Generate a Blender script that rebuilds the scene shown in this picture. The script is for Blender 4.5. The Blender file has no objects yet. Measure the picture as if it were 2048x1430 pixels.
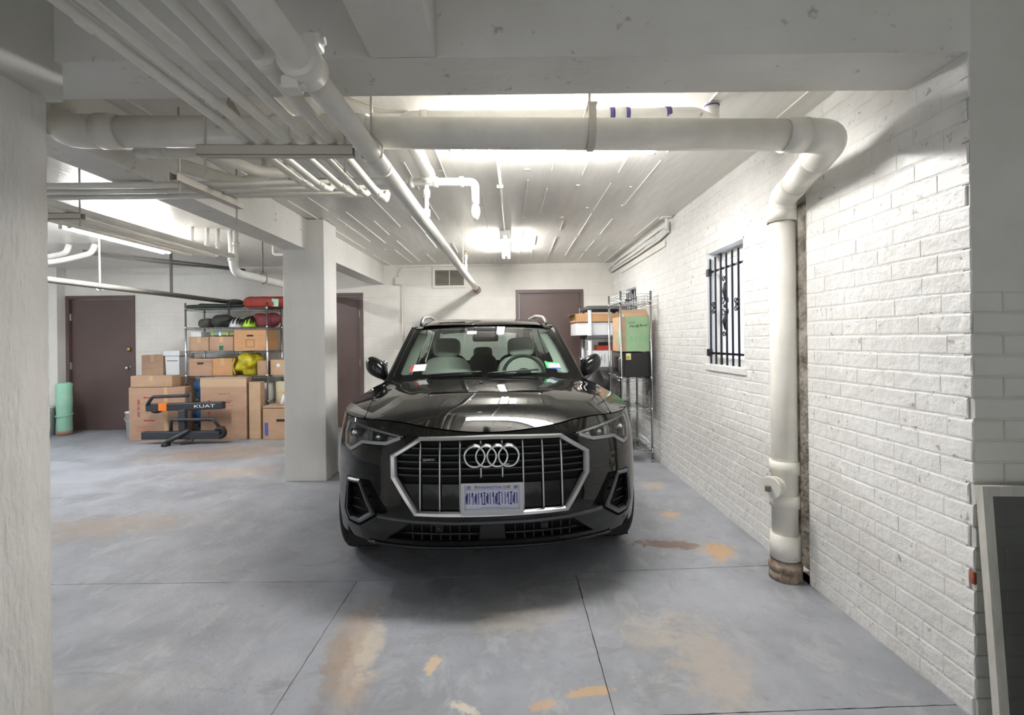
import bpy, bmesh, math, random, bisect
from mathutils import Vector, Matrix, noise
from mathutils.geometry import delaunay_2d_cdt

SC = bpy.context.scene
COL = SC.collection
R = math.radians
PI = math.pi

# ------------------------------------------------------------------ camera, world, exposure
cd = bpy.data.cameras.new('camera')
cam = bpy.data.objects.new('camera', cd); COL.objects.link(cam)
cd.sensor_fit = 'HORIZONTAL'; cd.sensor_width = 36.0; cd.lens = 16.5
cd.shift_x = 0.001; cd.shift_y = -0.0166; cd.clip_start = 0.02
cam.matrix_world = Matrix.Translation((0, 0, 1.34)) @ Matrix.Rotation(R(90), 4, 'X') @ Matrix.Rotation(R(-0.65), 4, 'Z')
SC.camera = cam
W = bpy.data.worlds.new('world'); SC.world = W; W.use_nodes = True
W.node_tree.nodes['Background'].inputs[0].default_value = (0.88, 0.90, 0.92, 1)
W.node_tree.nodes['Background'].inputs[1].default_value = 0.48      # added fill light, let in where the room is left open behind
SC.view_settings.view_transform = 'Standard'; SC.view_settings.look = 'None'
SC.view_settings.gamma = 1.0; SC.view_settings.use_curve_mapping = False
SC.view_settings.exposure = 1.25
SC.cycles.max_bounces = 6; SC.cycles.diffuse_bounces = 4; SC.cycles.glossy_bounces = 3; SC.cycles.transmission_bounces = 4; SC.cycles.transparent_max_bounces = 10
SC.cycles.use_light_tree = False; SC.cycles.caustics_reflective = False; SC.cycles.caustics_refractive = False
TUBE = 68.0            # radiance of the fluorescent tubes

# ------------------------------------------------------------------ dimensions of the place (metres)
ZC = 2.54              # bay ceiling
ZS = 2.325             # underside of the cross beam
XR = 1.60              # right brick wall
YB = 7.33              # back wall
YF = 1.63              # front face of the cross beam
rnd = random.Random(7)

# ------------------------------------------------------------------ materials
def srgb(r, g, b):
    f = lambda c: (c / 255) / 12.92 if c / 255 <= 0.04045 else ((c / 255 + 0.055) / 1.055) ** 2.4
    return (f(r), f(g), f(b), 1)
def nd(nt, kind, **kw):
    n = nt.nodes.new(kind)
    for k, v in kw.items(): setattr(n, k, v)
    return n
def mat(name, col, rough=0.5, metal=0.0, var=0.0, vscale=4.0, bump=0.0, bscale=40.0, coat=0.0, coatr=0.03, col2=None, spec=0.5, stretch=None, emit=0.0, world=False, speck=None):
    """principled material; noise drives colour variation (towards col2) and fine relief"""
    m = bpy.data.materials.new(name); m.use_nodes = True
    nt = m.node_tree; p = nt.nodes['Principled BSDF']
    p.inputs['Base Color'].default_value = col
    p.inputs['Roughness'].default_value = rough
    p.inputs['Metallic'].default_value = metal
    p.inputs['Specular IOR Level'].default_value = spec
    p.inputs['Coat Weight'].default_value = coat
    p.inputs['Coat Roughness'].default_value = coatr
    if emit:
        p.inputs['Emission Color'].default_value = col; p.inputs['Emission Strength'].default_value = emit
    if var or bump:
        if world:
            src = nd(nt, 'ShaderNodeNewGeometry').outputs['Position']
        else:
            src = nd(nt, 'ShaderNodeTexCoord').outputs['Object']
        if stretch:
            mp = nd(nt, 'ShaderNodeMapping'); mp.inputs['Scale'].default_value = stretch
            nt.links.new(src, mp.inputs['Vector']); src = mp.outputs['Vector']
    if var:
        n = nd(nt, 'ShaderNodeTexNoise'); n.inputs['Scale'].default_value = vscale; n.inputs['Detail'].default_value = 3; n.inputs['Roughness'].default_value = 0.6
        nt.links.new(src, n.inputs['Vector'])
        mr = nd(nt, 'ShaderNodeMapRange'); mr.inputs['From Min'].default_value = 0.35; mr.inputs['From Max'].default_value = 0.7
        mr.inputs['To Min'].default_value = 0; mr.inputs['To Max'].default_value = var
        nt.links.new(n.outputs['Fac'], mr.inputs['Value'])
        mx = nd(nt, 'ShaderNodeMix', data_type='RGBA')
        mx.inputs['A'].default_value = col
        mx.inputs['B'].default_value = col2 or tuple(c * 0.5 for c in col[:3]) + (1,)
        nt.links.new(mr.outputs['Result'], mx.inputs['Factor'])
        out = mx.outputs['Result']
        if speck:                        # scattered chips, pits and drips: (colour, amount, scale)
            n3 = nd(nt, 'ShaderNodeTexNoise'); n3.inputs['Scale'].default_value = speck[2]; n3.inputs['Detail'].default_value = 3; n3.inputs['Roughness'].default_value = 0.65
            nt.links.new(src, n3.inputs['Vector'])
            r3 = nd(nt, 'ShaderNodeMapRange'); r3.inputs['From Min'].default_value = 0.64; r3.inputs['From Max'].default_value = 0.72; r3.inputs['To Max'].default_value = speck[1]
            nt.links.new(n3.outputs['Fac'], r3.inputs['Value'])
            m3 = nd(nt, 'ShaderNodeMix', data_type='RGBA'); m3.inputs['B'].default_value = speck[0]
            nt.links.new(r3.outputs['Result'], m3.inputs['Factor']); nt.links.new(out, m3.inputs['A']); out = m3.outputs['Result']
        nt.links.new(out, p.inputs['Base Color'])
    if bump:
        n2 = nd(nt, 'ShaderNodeTexNoise'); n2.inputs['Scale'].default_value = bscale; n2.inputs['Detail'].default_value = 3
        nt.links.new(src, n2.inputs['Vector'])
        b = nd(nt, 'ShaderNodeBump'); b.inputs['Strength'].default_value = 1.0; b.inputs['Distance'].default_value = bump
        nt.links.new(n2.outputs['Fac'], b.inputs['Height']); nt.links.new(b.outputs['Normal'], p.inputs['Normal'])
    return m
def glass(name, tint, ior=1.45, rough=0.0):
    m = bpy.data.materials.new(name); m.use_nodes = True
    nt = m.node_tree; nt.nodes.remove(nt.nodes['Principled BSDF'])
    t = nd(nt, 'ShaderNodeBsdfTransparent'); t.inputs[0].default_value = tint
    g = nd(nt, 'ShaderNodeBsdfGlossy'); g.inputs['Roughness'].default_value = rough
    f = nd(nt, 'ShaderNodeFresnel'); f.inputs['IOR'].default_value = ior
    x = nd(nt, 'ShaderNodeMixShader')
    nt.links.new(f.outputs[0], x.inputs[0]); nt.links.new(t.outputs[0], x.inputs[1]); nt.links.new(g.outputs[0], x.inputs[2])
    nt.links.new(x.outputs[0], nt.nodes['Material Output'].inputs['Surface'])
    return m

WHITE = srgb(228, 226, 219)
m_wall = mat('painted_brick', srgb(235, 234, 231), 0.42, var=0.45, vscale=7, col2=srgb(216, 213, 207), bump=0.0085, bscale=22, world=True, speck=(srgb(150, 142, 130), 0.8, 24))
m_joint = mat('painted_mortar', srgb(234, 232, 227), 0.45, var=0.5, vscale=14, col2=srgb(206, 201, 192), bump=0.006, bscale=60, world=True)
m_block = mat('painted_block', srgb(234, 231, 223), 0.5, var=0.35, vscale=3, col2=srgb(205, 201, 192), bump=0.002, bscale=60, world=True)
m_plaster = mat('painted_plaster', srgb(234, 232, 226), 0.5, var=0.5, vscale=2.2, col2=srgb(212, 209, 201), bump=0.004, bscale=18, world=True, speck=(srgb(150, 146, 136), 0.6, 14))
m_dimplaster = mat('shade_toned_plaster', srgb(222, 221, 214), 0.6, var=0.6, vscale=2.5, col2=srgb(204, 202, 194), bump=0.004, bscale=24, world=True)  # white plaster again, its colour lowered for the faces in shade
m_column = mat('painted_concrete', srgb(234, 232, 227), 0.5, var=0.5, vscale=3, col2=srgb(212, 209, 202), bump=0.004, bscale=20, stretch=(1, 1, 0.35), world=True)
m_rough = mat('rough_board_formed_concrete', srgb(226, 224, 219), 0.6, var=0.5, vscale=6, col2=srgb(204, 201, 195), bump=0.011, bscale=40, stretch=(1, 1, 0.3), world=True)
m_ceil = mat('glossy_painted_ceiling', srgb(230, 227, 220), 0.27, var=0.5, vscale=4, col2=srgb(212, 209, 202), bump=0.003, bscale=7, stretch=(3, 0.5, 1), world=True)
m_seam = mat('ceiling_seam_paint', srgb(240, 238, 232), 0.35)
m_pipe = mat('cream_pipe_paint', srgb(240, 237, 228), 0.36, var=0.4, vscale=5, col2=srgb(200, 195, 182), bump=0.0008, bscale=30)
m_pvc = mat('white_pvc', srgb(238, 237, 232), 0.3, var=0.2, vscale=6)
m_purple = mat('purple_primer', srgb(92, 82, 150), 0.5, var=0.4, vscale=30)
m_greypipe = mat('grey_pipe', srgb(122, 120, 115), 0.45, var=0.5, vscale=5, col2=srgb(100, 98, 92))
m_rod = mat('hanger_steel', srgb(206, 200, 188), 0.45, metal=0.1)
m_darksteel = mat('dark_strap_steel', srgb(86, 80, 76), 0.55, metal=0.4)
m_door = mat('brown_door_paint', srgb(92, 74, 70), 0.42, var=0.4, vscale=2, col2=srgb(78, 62, 58), bump=0.0006, bscale=80)
m_frame = mat('brown_frame_paint', srgb(98, 80, 76), 0.45, var=0.3, vscale=3)
m_brass = mat('brass', srgb(190, 165, 100), 0.3, metal=1.0)
m_chrome = mat('chrome', srgb(225, 226, 228), 0.12, metal=1.0)
m_wire = mat('chrome_wire', srgb(190, 192, 194), 0.25, metal=1.0)
m_steel = mat('hinge_steel', srgb(205, 203, 196), 0.35, metal=0.8)
m_black = mat('black_iron', srgb(22, 22, 24), 0.4, spec=0.5)
m_tube = mat('fluorescent_tube', (1.0, 0.985, 0.965, 1), 0.3, emit=TUBE)
m_tubecool = mat('cool_fluorescent_tube', (0.80, 0.88, 1.0, 1), 0.3, emit=TUBE * 1.3)
m_fixture = mat('white_enamel', srgb(236, 236, 232), 0.35)
m_cap = mat('lamp_holder', srgb(235, 235, 230), 0.5)
m_pane = mat('frosted_pane', srgb(206, 214, 236), 0.5, emit=0.55)
m_vent = mat('vent_louver', srgb(196, 192, 178), 0.45)
m_dark = mat('dark_void', srgb(46, 43, 38), 0.9)
m_brickred = mat('bare_red_brick', srgb(150, 84, 62), 0.9, var=0.6, vscale=40, bump=0.004)
m_chase = mat('dirty_chase', srgb(176, 170, 158), 0.8, var=1.0, vscale=9, col2=srgb(92, 84, 74), bump=0.03, bscale=22, world=True)
m_rust = mat('rust', srgb(120, 96, 78), 0.8, var=0.8, vscale=30, col2=srgb(190, 180, 165))
m_red = mat('red_paint', srgb(150, 60, 44), 0.6)

def card(name, c, v=0.5):
    return mat(name, srgb(*c), 0.75, var=v, vscale=5, col2=srgb(*[int(k * 0.86) for k in c]), bump=0.001, bscale=90, stretch=(1, 1, 3))
m_card = [card('cardboard_%s' % k, c) for k, c in (('tan', (182, 150, 122)), ('orange', (198, 152, 108)), ('pinkish', (180, 146, 121)), ('pale', (190, 160, 128)))]
m_tape = mat('packing_tape', srgb(202, 170, 128), 0.25)
m_redink = mat('red_ink', srgb(176, 60, 48), 0.7)
m_ink = mat('black_ink', srgb(52, 42, 36), 0.8)

# floor: grey painted concrete with worn ochre patches (a stain has a place and shape of its own)
def floor_material():
    m = bpy.data.materials.new('worn_grey_concrete'); m.use_nodes = True
    nt = m.node_tree; p = nt.nodes['Principled BSDF']; L = nt.links.new
    pos = nd(nt, 'ShaderNodeNewGeometry').outputs['Position']
    def noise_(sc, det=7, rg=0.6, stretch=None, dist=0.0):
        n = nd(nt, 'ShaderNodeTexNoise'); n.inputs['Scale'].default_value = sc; n.inputs['Detail'].default_value = min(det, 5)
        n.inputs['Roughness'].default_value = rg; n.inputs['Distortion'].default_value = dist
        if stretch:
            mp = nd(nt, 'ShaderNodeMapping'); mp.inputs['Scale'].default_value = stretch; L(pos, mp.inputs['Vector']); L(mp.outputs[0], n.inputs['Vector'])
        else: L(pos, n.inputs['Vector'])
        return n.outputs['Fac']
    def rng(v, a, b, c=0.0, d=1.0):
        r = nd(nt, 'ShaderNodeMapRange'); r.interpolation_type = 'SMOOTHSTEP'
        for k, x in zip(('From Min', 'From Max', 'To Min', 'To Max'), (a, b, c, d)): r.inputs[k].default_value = x
        L(v, r.inputs['Value']); return r.outputs['Result']
    def mth(op, a, b):
        n = nd(nt, 'ShaderNodeMath', operation=op)
        for i, x in enumerate((a, b)):
            if isinstance(x, (int, float)): n.inputs[i].default_value = x
            else: L(x, n.inputs[i])
        return n.outputs[0]
    def mix(f, a, b):
        n = nd(nt, 'ShaderNodeMix', data_type='RGBA')
        if isinstance(f, (int, float)): n.inputs['Factor'].default_value = f
        else: L(f, n.inputs['Factor'])
        for k, x in (('A', a), ('B', b)):
            if isinstance(x, tuple): n.inputs[k].default_value = x
            else: L(x, n.inputs[k])
        return n.outputs['Result']
    col = mix(rng(noise_(1.3, 8, 0.62), 0.36, 0.66), srgb(138, 141, 146), srgb(160, 163, 170))
    col = mix(mth('MULTIPLY', rng(noise_(0.55, 6, 0.6, dist=0.6), 0.50, 0.68), 0.55), col, srgb(132, 128, 121))
    col = mix(mth('MULTIPLY', rng(noise_(22, 4, 0.7), 0.56, 0.74), 0.35), col, srgb(112, 111, 110))
    col = mix(mth('MULTIPLY', rng(noise_(5.5, 10, 0.72, stretch=(1, 0.6, 1), dist=0.5), 0.50, 0.66), 0.45), col, srgb(176, 178, 180))
    col = mix(mth('MULTIPLY', rng(noise_(2.3, 10, 0.75, stretch=(0.6, 1.4, 1), dist=1.0), 0.54, 0.66), 0.40), col, srgb(120, 117, 112))
    col = mix(mth('MULTIPLY', rng(noise_(60, 3, 0.6), 0.66, 0.74), 0.5), col, srgb(92, 90, 88))
    fine = noise_(20, 9, 0.75, dist=0.3); mid = noise_(4.5, 9, 0.7, dist=1.2)
    def stain(x, y, rx, ry, ang, c, amt, edge=0.5):
        nonlocal col
        mp = nd(nt, 'ShaderNodeMapping'); mp.vector_type = 'TEXTURE'
        mp.inputs['Location'].default_value = (x, y, 0); mp.inputs['Rotation'].default_value = (0, 0, R(ang)); mp.inputs['Scale'].default_value = (rx, ry, 1)
        L(pos, mp.inputs['Vector'])
        ln = nd(nt, 'ShaderNodeVectorMath', operation='LENGTH'); L(mp.outputs[0], ln.inputs[0])
        d = mth('ADD', ln.outputs['Value'], mth('MULTIPLY', mth('SUBTRACT', mid, 0.5), 2.6))
        d = mth('ADD', d, mth('MULTIPLY', mth('SUBTRACT', fine, 0.5), 2.4))
        f = mth('MULTIPLY', rng(d, 1.0 + edge * 0.3, 1.0 - edge, 0, 1), amt)
        col = mix(f, col, c)
    TAN, PALE, ORG, BRN = srgb(186, 164, 140), srgb(206, 196, 180), srgb(196, 158, 114), srgb(124, 103, 86)
    stain(-0.69, 2.02, 0.10, 0.42, 11, TAN, 0.62, 0.75)
    stain(-0.74, 1.92, 0.05, 0.34, 8, BRN, 0.35, 0.6)
    stain(-0.63, 2.10, 0.05, 0.22, 4, PALE, 0.6, 0.6)
    stain(-0.34, 1.95, 0.026, 0.075, -8, srgb(206, 184, 150), 0.85, 0.3)
    stain(-0.19, 1.715, 0.055, 0.022, -30, PALE, 0.9, 0.4)
    stain(0.27, 1.785, 0.10, 0.026, 12, ORG, 0.75, 0.4)
    stain(0.10, 1.72, 0.06, 0.03, 12, ORG, 0.6, 0.3)
    stain(0.80, 1.95, 0.17, 0.34, -12, srgb(190, 174, 150), 0.45, 0.9)
    stain(0.60, 2.14, 0.14, 0.16, 0, srgb(186, 174, 156), 0.35, 0.9)
    stain(1.02, 3.06, 0.24, 0.06, -6, BRN, 0.85, 0.3)
    stain(1.30, 2.96, 0.12, 0.11, 20, ORG, 0.8, 0.3)
    stain(1.20, 3.57, 0.10, 0.06, 0, ORG, 0.7, 0.3)
    stain(1.28, 4.30, 0.10, 0.12, 0, TAN, 0.6, 0.5)
    stain(-3.6, 5.75, 0.9, 0.42, 8, srgb(156, 138, 122), 0.8, 0.8)
    stain(-3.1, 3.45, 0.75, 0.28, 10, srgb(150, 136, 120), 0.7, 0.7)
    stain(-2.9, 4.9, 0.55, 0.22, 14, srgb(160, 142, 124), 0.6, 0.8)
    stain(-1.7, 1.75, 0.5, 0.12, 20, srgb(140, 138, 132), 0.6, 0.8)
    stain(0.02, 2.25, 0.26, 0.10, 15, srgb(182, 172, 156), 0.45, 0.8)
    L(col, p.inputs['Base Color'])
    L(rng(noise_(3, 6), 0.3, 0.7, 0.40, 0.62), p.inputs['Roughness'])
    b = nd(nt, 'ShaderNodeBump'); b.inputs['Strength'].default_value = 0.6; b.inputs['Distance'].default_value = 0.004
    L(noise_(18, 8, 0.7), b.inputs['Height']); L(b.outputs[0], p.inputs['Normal'])
    return m
m_floor = floor_material()

# ------------------------------------------------------------------ mesh helpers
class MB:
    """collects shapes, then becomes ONE mesh object"""
    def __init__(s): s.v = []; s.f = []; s.sm = []
    def add(s, vs, fs, smooth=False):
        o = len(s.v); s.v += [tuple(p) for p in vs]; s.f += [tuple(o + i for i in f) for f in fs]; s.sm += [smooth] * len(fs); return s
    def box(s, x0, x1, y0, y1, z0, z1):
        return s.add([(x0, y0, z0), (x1, y0, z0), (x1, y1, z0), (x0, y1, z0), (x0, y0, z1), (x1, y0, z1), (x1, y1, z1), (x0, y1, z1)],
                     [(0, 3, 2, 1), (4, 5, 6, 7), (0, 1, 5, 4), (1, 2, 6, 5), (2, 3, 7, 6), (3, 0, 4, 7)])
    def cbox(s, c, size, ch=0.004, M=None):
        """chamfered box about c"""
        bm = bmesh.new(); bmesh.ops.create_cube(bm, size=1.0)
        for v in bm.verts: v.co = Vector((v.co.x * size[0], v.co.y * size[1], v.co.z * size[2]))
        if ch: bmesh.ops.bevel(bm, geom=list(bm.edges), offset=ch, segments=2, affect='EDGES', profile=0.5)
        T = Matrix.Translation(c) @ (M or Matrix.Identity(4))
        vs = [T @ v.co for v in bm.verts]; fs = [tuple(v.index for v in f.verts) for f in bm.faces]
        bm.free(); return s.add(vs, fs)
    def tube(s, pts, r, seg=16, fillet=0.0, caps=True, fs=6):
        pts = [Vector(p) for p in pts]
        if fillet and len(pts) > 2:
            q = [pts[0]]
            for a, b, c in zip(pts, pts[1:], pts[2:]):
                d1 = (a - b); d2 = (c - b); t = min(fillet, d1.length * 0.49, d2.length * 0.49)
                p1 = b + d1.normalized() * t; p2 = b + d2.normalized() * t
                for k in range(fs + 1):
                    u = k / fs; q.append((1 - u) ** 2 * p1 + 2 * u * (1 - u) * b + u * u * p2)
            q.append(pts[-1]); pts = q
        n = len(pts); tang = []
        for i in range(n):
            t = (pts[min(i + 1, n - 1)] - pts[max(i - 1, 0)]); tang.append(t.normalized())
        up = Vector((0, 0, 1)) if abs(tang[0].z) < 0.9 else Vector((1, 0, 0))
        nx = tang[0].cross(up).normalized(); vs = []
        rr = r if isinstance(r, (list, tuple)) else [r] * n
        for i in range(n):
            nx = (nx - tang[i] * nx.dot(tang[i])).normalized(); ny = tang[i].cross(nx)
            for k in range(seg):
                a = 2 * PI * k / seg; vs.append(pts[i] + (nx * math.cos(a) + ny * math.sin(a)) * rr[i])
        fsx = [(i * seg + k, i * seg + (k + 1) % seg, (i + 1) * seg + (k + 1) % seg, (i + 1) * seg + k) for i in range(n - 1) for k in range(seg)]
        s.add(vs, fsx, True)
        if caps:
            s.add(vs[:seg], [tuple(range(seg))[::-1]]); s.add(vs[-seg:], [tuple(range(seg))])
        return s
    def lathe(s, prof, seg=24, M=None, closed=True):
        """profile [(radius, height)] turned about Z then placed by M"""
        M = M or Matrix.Identity(4); n = len(prof)
        vs = [M @ Vector((r * math.cos(2 * PI * k / seg), r * math.sin(2 * PI * k / seg), z)) for r, z in prof for k in range(seg)]
        fs = [(i * seg + k, i * seg + (k + 1) % seg, (i + 1) * seg + (k + 1) % seg, (i + 1) * seg + k) for i in range(n - 1) for k in range(seg)]
        return s.add(vs, fs, True)
    def prism(s, poly, d0, d1, M=None):
        """polygon in local XY pushed from z=d0 to z=d1, placed by M"""
        M = M or Matrix.Identity(4); n = len(poly)
        vs = [M @ Vector((x, y, d0)) for x, y in poly] + [M @ Vector((x, y, d1)) for x, y in poly]
        fs = [tuple(range(n))[::-1], tuple(range(n, 2 * n))] + [(i, (i + 1) % n, n + (i + 1) % n, n + i) for i in range(n)]
        return s.add(vs, fs)
    def ellipsoid(s, c, r, seg=20, rings=12, e=1.0, M=None, f=None):
        M = M or Matrix.Identity(4); vs = []
        pw = lambda a, k: math.copysign(abs(a) ** k, a)
        for i in range(rings + 1):
            t = -PI / 2 + PI * i / rings
            for k in range(seg):
                a = 2 * PI * k / seg
                p = Vector((r[0] * pw(math.cos(t), e) * pw(math.cos(a), e), r[1] * pw(math.cos(t), e) * pw(math.sin(a), e), r[2] * pw(math.sin(t), e)))
                if f: p = f(p)
                vs.append(Vector(c) + (M @ p))
        fs = [(i * seg + k, i * seg + (k + 1) % seg, (i + 1) * seg + (k + 1) % seg, (i + 1) * seg + k) for i in range(rings) for k in range(seg)]
        return s.add(vs, fs, True)
    def mesh(s, name):
        me = bpy.data.meshes.new(name); me.from_pydata(s.v, [], s.f)
        me.polygons.foreach_set('use_smooth', s.sm); me.update(); return me
    def build(s, name, m, parent=None, fixn=True, loc=None, **tags):
        me = s.mesh(name)
        if fixn:
            bm = bmesh.new(); bm.from_mesh(me)
            bmesh.ops.remove_doubles(bm, verts=bm.verts, dist=1e-6)
            bmesh.ops.recalc_face_normals(bm, faces=bm.faces); bm.to_mesh(me); bm.free()
        return link(name, me, m, parent, loc, **tags)
def link(name, me, m, parent=None, loc=None, **tags):
    o = bpy.data.objects.new(name, me); COL.objects.link(o)
    if m is not None and (not me.materials): me.materials.append(m)
    if parent is not None: o.parent = parent
    if loc is not None: o.location = loc
    tag(o, **tags); return o
def tag(o, label=None, cat=None, group=None, kind=None):
    if label: o['label'] = label
    if cat: o['category'] = cat
    if group: o['group'] = group
    if kind: o['kind'] = kind
    return o
def thing(name, label, cat, loc=(0, 0, 0), rz=0.0, group=None, kind=None):
    o = bpy.data.objects.new(name, None); COL.objects.link(o); o.empty_display_size = 0.1
    o.location = loc; o.rotation_euler = (0, 0, rz); return tag(o, label, cat, group, kind)
def copy_tree(o, parent=None):
    c = o.copy(); COL.objects.link(c)
    if parent is not None: c.parent = parent
    for ch in list(o.children): copy_tree(ch, c)
    return c
def text_mesh(txt, size, name, extrude=0.0):
    cu = bpy.data.curves.new(name, 'FONT'); cu.body = txt; cu.size = size; cu.align_x = 'CENTER'; cu.align_y = 'CENTER'; cu.extrude = extrude
    cu.resolution_u = 3
    o = bpy.data.objects.new(name, cu); COL.objects.link(o)
    me = bpy.data.meshes.new_from_object(o.evaluated_get(bpy.context.evaluated_depsgraph_get()))
    bpy.data.objects.remove(o); me.name = name; return me
def text(txt, size, name, m, parent, M, extrude=0.0004, sx=1.0):
    me = text_mesh(txt, size, name, extrude)
    me.transform(M @ Matrix.Diagonal((sx, 1, 1, 1))); me.materials.clear()
    return link(name, me, m, parent)
FACE_CAM = Matrix.Rotation(R(90), 4, 'X')     # text that faces -Y

# ------------------------------------------------------------------ the setting
def slab_with_holes(mb, axis, a0, a1, u0, u1, z0, z1, holes):
    """box slab (axis 'x': u is Y, axis 'y': u is X) from a0 to a1 with rectangular holes (u0,u1,z0,z1)"""
    us = sorted({u0, u1, *[h[0] for h in holes], *[h[1] for h in holes]}); zz = sorted({z0, z1, *[h[2] for h in holes], *[h[3] for h in holes]})
    for p, q in zip(us, us[1:]):
        for c, d in zip(zz, zz[1:]):
            if any(h[0] <= (p + q) / 2 <= h[1] and h[2] <= (c + d) / 2 <= h[3] for h in holes): continue
            if axis == 'x': mb.box(a0, a1, p, q, c, d)
            else: mb.box(p, q, a0, a1, c, d)
WIN = [(3.214, 3.826, 1.125, 2.035), (5.97, 6.55, 1.125, 2.035)]
CHASE = (2.535, 2.80, 0.0, 2.12)
mb = MB(); slab_with_holes(mb, 'x', XR + 0.0020, 1.90, 1.66, YB + 0.2, -0.1, ZC + 0.3, WIN + [CHASE])
wall_right = mb.build('wall_right', m_joint, label='long white painted brick wall along the right of the bay', cat='wall', kind='structure', fixn=False)
mb = MB(); mb.box(1.70, 1.75, CHASE[0], CHASE[1], 0, CHASE[3]); mb.box(XR + 0.004, 1.70, CHASE[1] - 0.03, CHASE[1], 0, CHASE[3])
mb.build('pipe_chase', m_chase, wall_right, label='dirty recessed chase behind the down pipe')

def brick_mesh(w, h, d, seed, jit):
    """brick face towards -X: w along Y, h along Z, proud by d"""
    r = random.Random(seed); j = lambda k=1.0: r.uniform(-jit, jit) * k
    e = 0.007; vs = []
    for x, ins in ((d + 0.004, 0.0), (d * 0.7, 0.001), (0.0, e)):
        for sy, sz in ((-1, -1), (1, -1), (1, 1), (-1, 1)):
            vs.append((x + (j(0.16) if ins else 0), sy * (w / 2 - ins * 0.5) + j(), sz * (h / 2 - ins) + j()))
    fs = [(8, 9, 10, 11)]
    for a in (0, 4):
        for k in range(4): fs.append((a + k, a + (k + 1) % 4, a + 4 + (k + 1) % 4, a + 4 + k))
    return MB().add(vs, fs)
CH, BL = 0.0747, 0.212
variants = []
for k in range(10):
    me = brick_mesh(BL + 0.0004, CH - 0.0020, 0.0028, k, 0.0026).mesh('brick'); me.materials.append(m_wall); variants.append(me)
spots = []
row = 0; z = 0.0
while z < ZC - 0.01:
    zc0 = z + CH / 2; off = (row % 2) * BL / 2 + rnd.uniform(-0.02, 0.02)
    free = [(1.632, YB)]
    for (a, b, c, d) in WIN + [CHASE]:
        if c - 0.03 < zc0 < d + 0.03:
            free = [iv for (p, q) in free for iv in ((p, min(q, a)), (max(p, b), q)) if iv[1] - iv[0] > 0.01]
    for p, q in free:
        y = 1.632 - off
        while y < q:
            a, b = max(y, p), min(y + BL, q)
            if b - a > 0.03: spots.append(((a + b) / 2, zc0, (b - a) / BL))
            y += BL
    z += CH; row += 1
spots.sort(key=lambda s: s[0])
far = MB()
for i, (y, z, sc) in enumerate(spots):
    x = XR + rnd.uniform(-0.0006, 0.0006)
    if i < 298:
        o = link('brick', variants[i % 10], None, wall_right, (x, y, z)); o.scale = (1, sc, min(1, (ZC - 0.002 - z) / (CH / 2))); o.rotation_euler.x = rnd.uniform(-0.007, 0.007)
    else:
        me = variants[i % 10]; b0 = len(far.v)
        far.add([(v.co.x + x, v.co.y * sc + y, v.co.z + z) for v in me.vertices], [tuple(p.vertices) for p in me.polygons])
far.build('brick_courses', m_wall, wall_right, fixn=False, kind='stuff')
MB().cbox((XR + 0.002, 1.637, 0.495), (0.012, 0.02, 0.045), 0.005).build('bare_brick_chip', m_brickred, wall_right, label='chipped corner baring red brick')

# front face of the wall beside the opening, brick in its lower part
mb = MB(); mb.box(XR + 0.008, 3.6, YF + 0.008, 1.90, -0.1, 2.95)
wall_front = mb.build('wall_front', m_dimplaster, label='shade toned white wall face right of the bay opening', cat='wall', kind='structure')
fb = []
for k in range(6):
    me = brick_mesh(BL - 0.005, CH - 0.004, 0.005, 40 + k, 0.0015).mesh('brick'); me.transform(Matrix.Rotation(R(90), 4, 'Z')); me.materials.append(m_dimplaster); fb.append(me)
for r_ in range(20):
    for k in range(4):
        x0 = XR + 0.004 - (r_ % 2) * BL / 2 + k * BL; x1 = x0 + BL; x0 = max(x0, XR + 0.004)
        o = link('brick', fb[(r_ * 3 + k) % 6], None, wall_front, ((x0 + x1) / 2, YF + rnd.uniform(-0.001, 0.001), (r_ + 0.5) * CH)); o.scale = ((x1 - x0) / BL, 1, 1)

# back wall of painted block with three brown doors
DOORS = [(-6.945, -5.865, 2.112), (-3.36, -2.305, 2.112), (0.08, 1.135, 2.128)]
mb = MB(); slab_with_holes(mb, 'y', YB + 0.002, YB + 0.25, -8.2, 1.9, -0.1, ZC + 0.3, [(a, b, -0.1, t) for a, b, t in DOORS])
wall_back = mb.build('wall_back', m_block, fixn=False, label='white painted block wall behind the car', cat='wall', kind='structure')
bm_ = []
for k in range(4):
    me = brick_mesh(0.406 - 0.005, 0.203 - 0.005, 0.003, 80 + k, 0.0006).mesh('block'); me.transform(Matrix.Rotation(R(90), 4, 'Z')); me.materials.append(m_block); bm_.append(me)
cnt = 0
for r_ in range(13):
    z0, z1 = r_ * 0.203, min((r_ + 1) * 0.203, ZC); zc0 = (z0 + z1) / 2
    free = [(-7.25, XR)]
    for a, b, t in DOORS:
        if z0 < t - 0.02: free = [iv for (p, q) in free for iv in ((p, min(q, a)), (max(p, b), q)) if iv[1] - iv[0] > 0.02]
    for p, q in free:
        x = -7.31 + (r_ % 2) * 0.203
        while x < q:
            a, b = max(x, p), min(x + 0.406, q)
            if b - a > 0.04 and cnt < 299:
                o = link('block', bm_[cnt % 4], None, wall_back, ((a + b) / 2, YB, zc0)); o.scale = ((b - a) / 0.406, 1, (z1 - z0) / 0.203); cnt += 1
            x += 0.406
MB().box(-8.2, -6.96, 7.20, YB - 0.004, 0, ZC).build('wall_pilaster', m_block, kind='structure', label='cream wall pilaster left of the far brown door', cat='wall')
MB().box(-8.4, -8.0, -4.0, YB + 0.2, -0.1, 2.95).build('wall_left', m_block, kind='structure', label='white wall closing the far left side', cat='wall')
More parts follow.
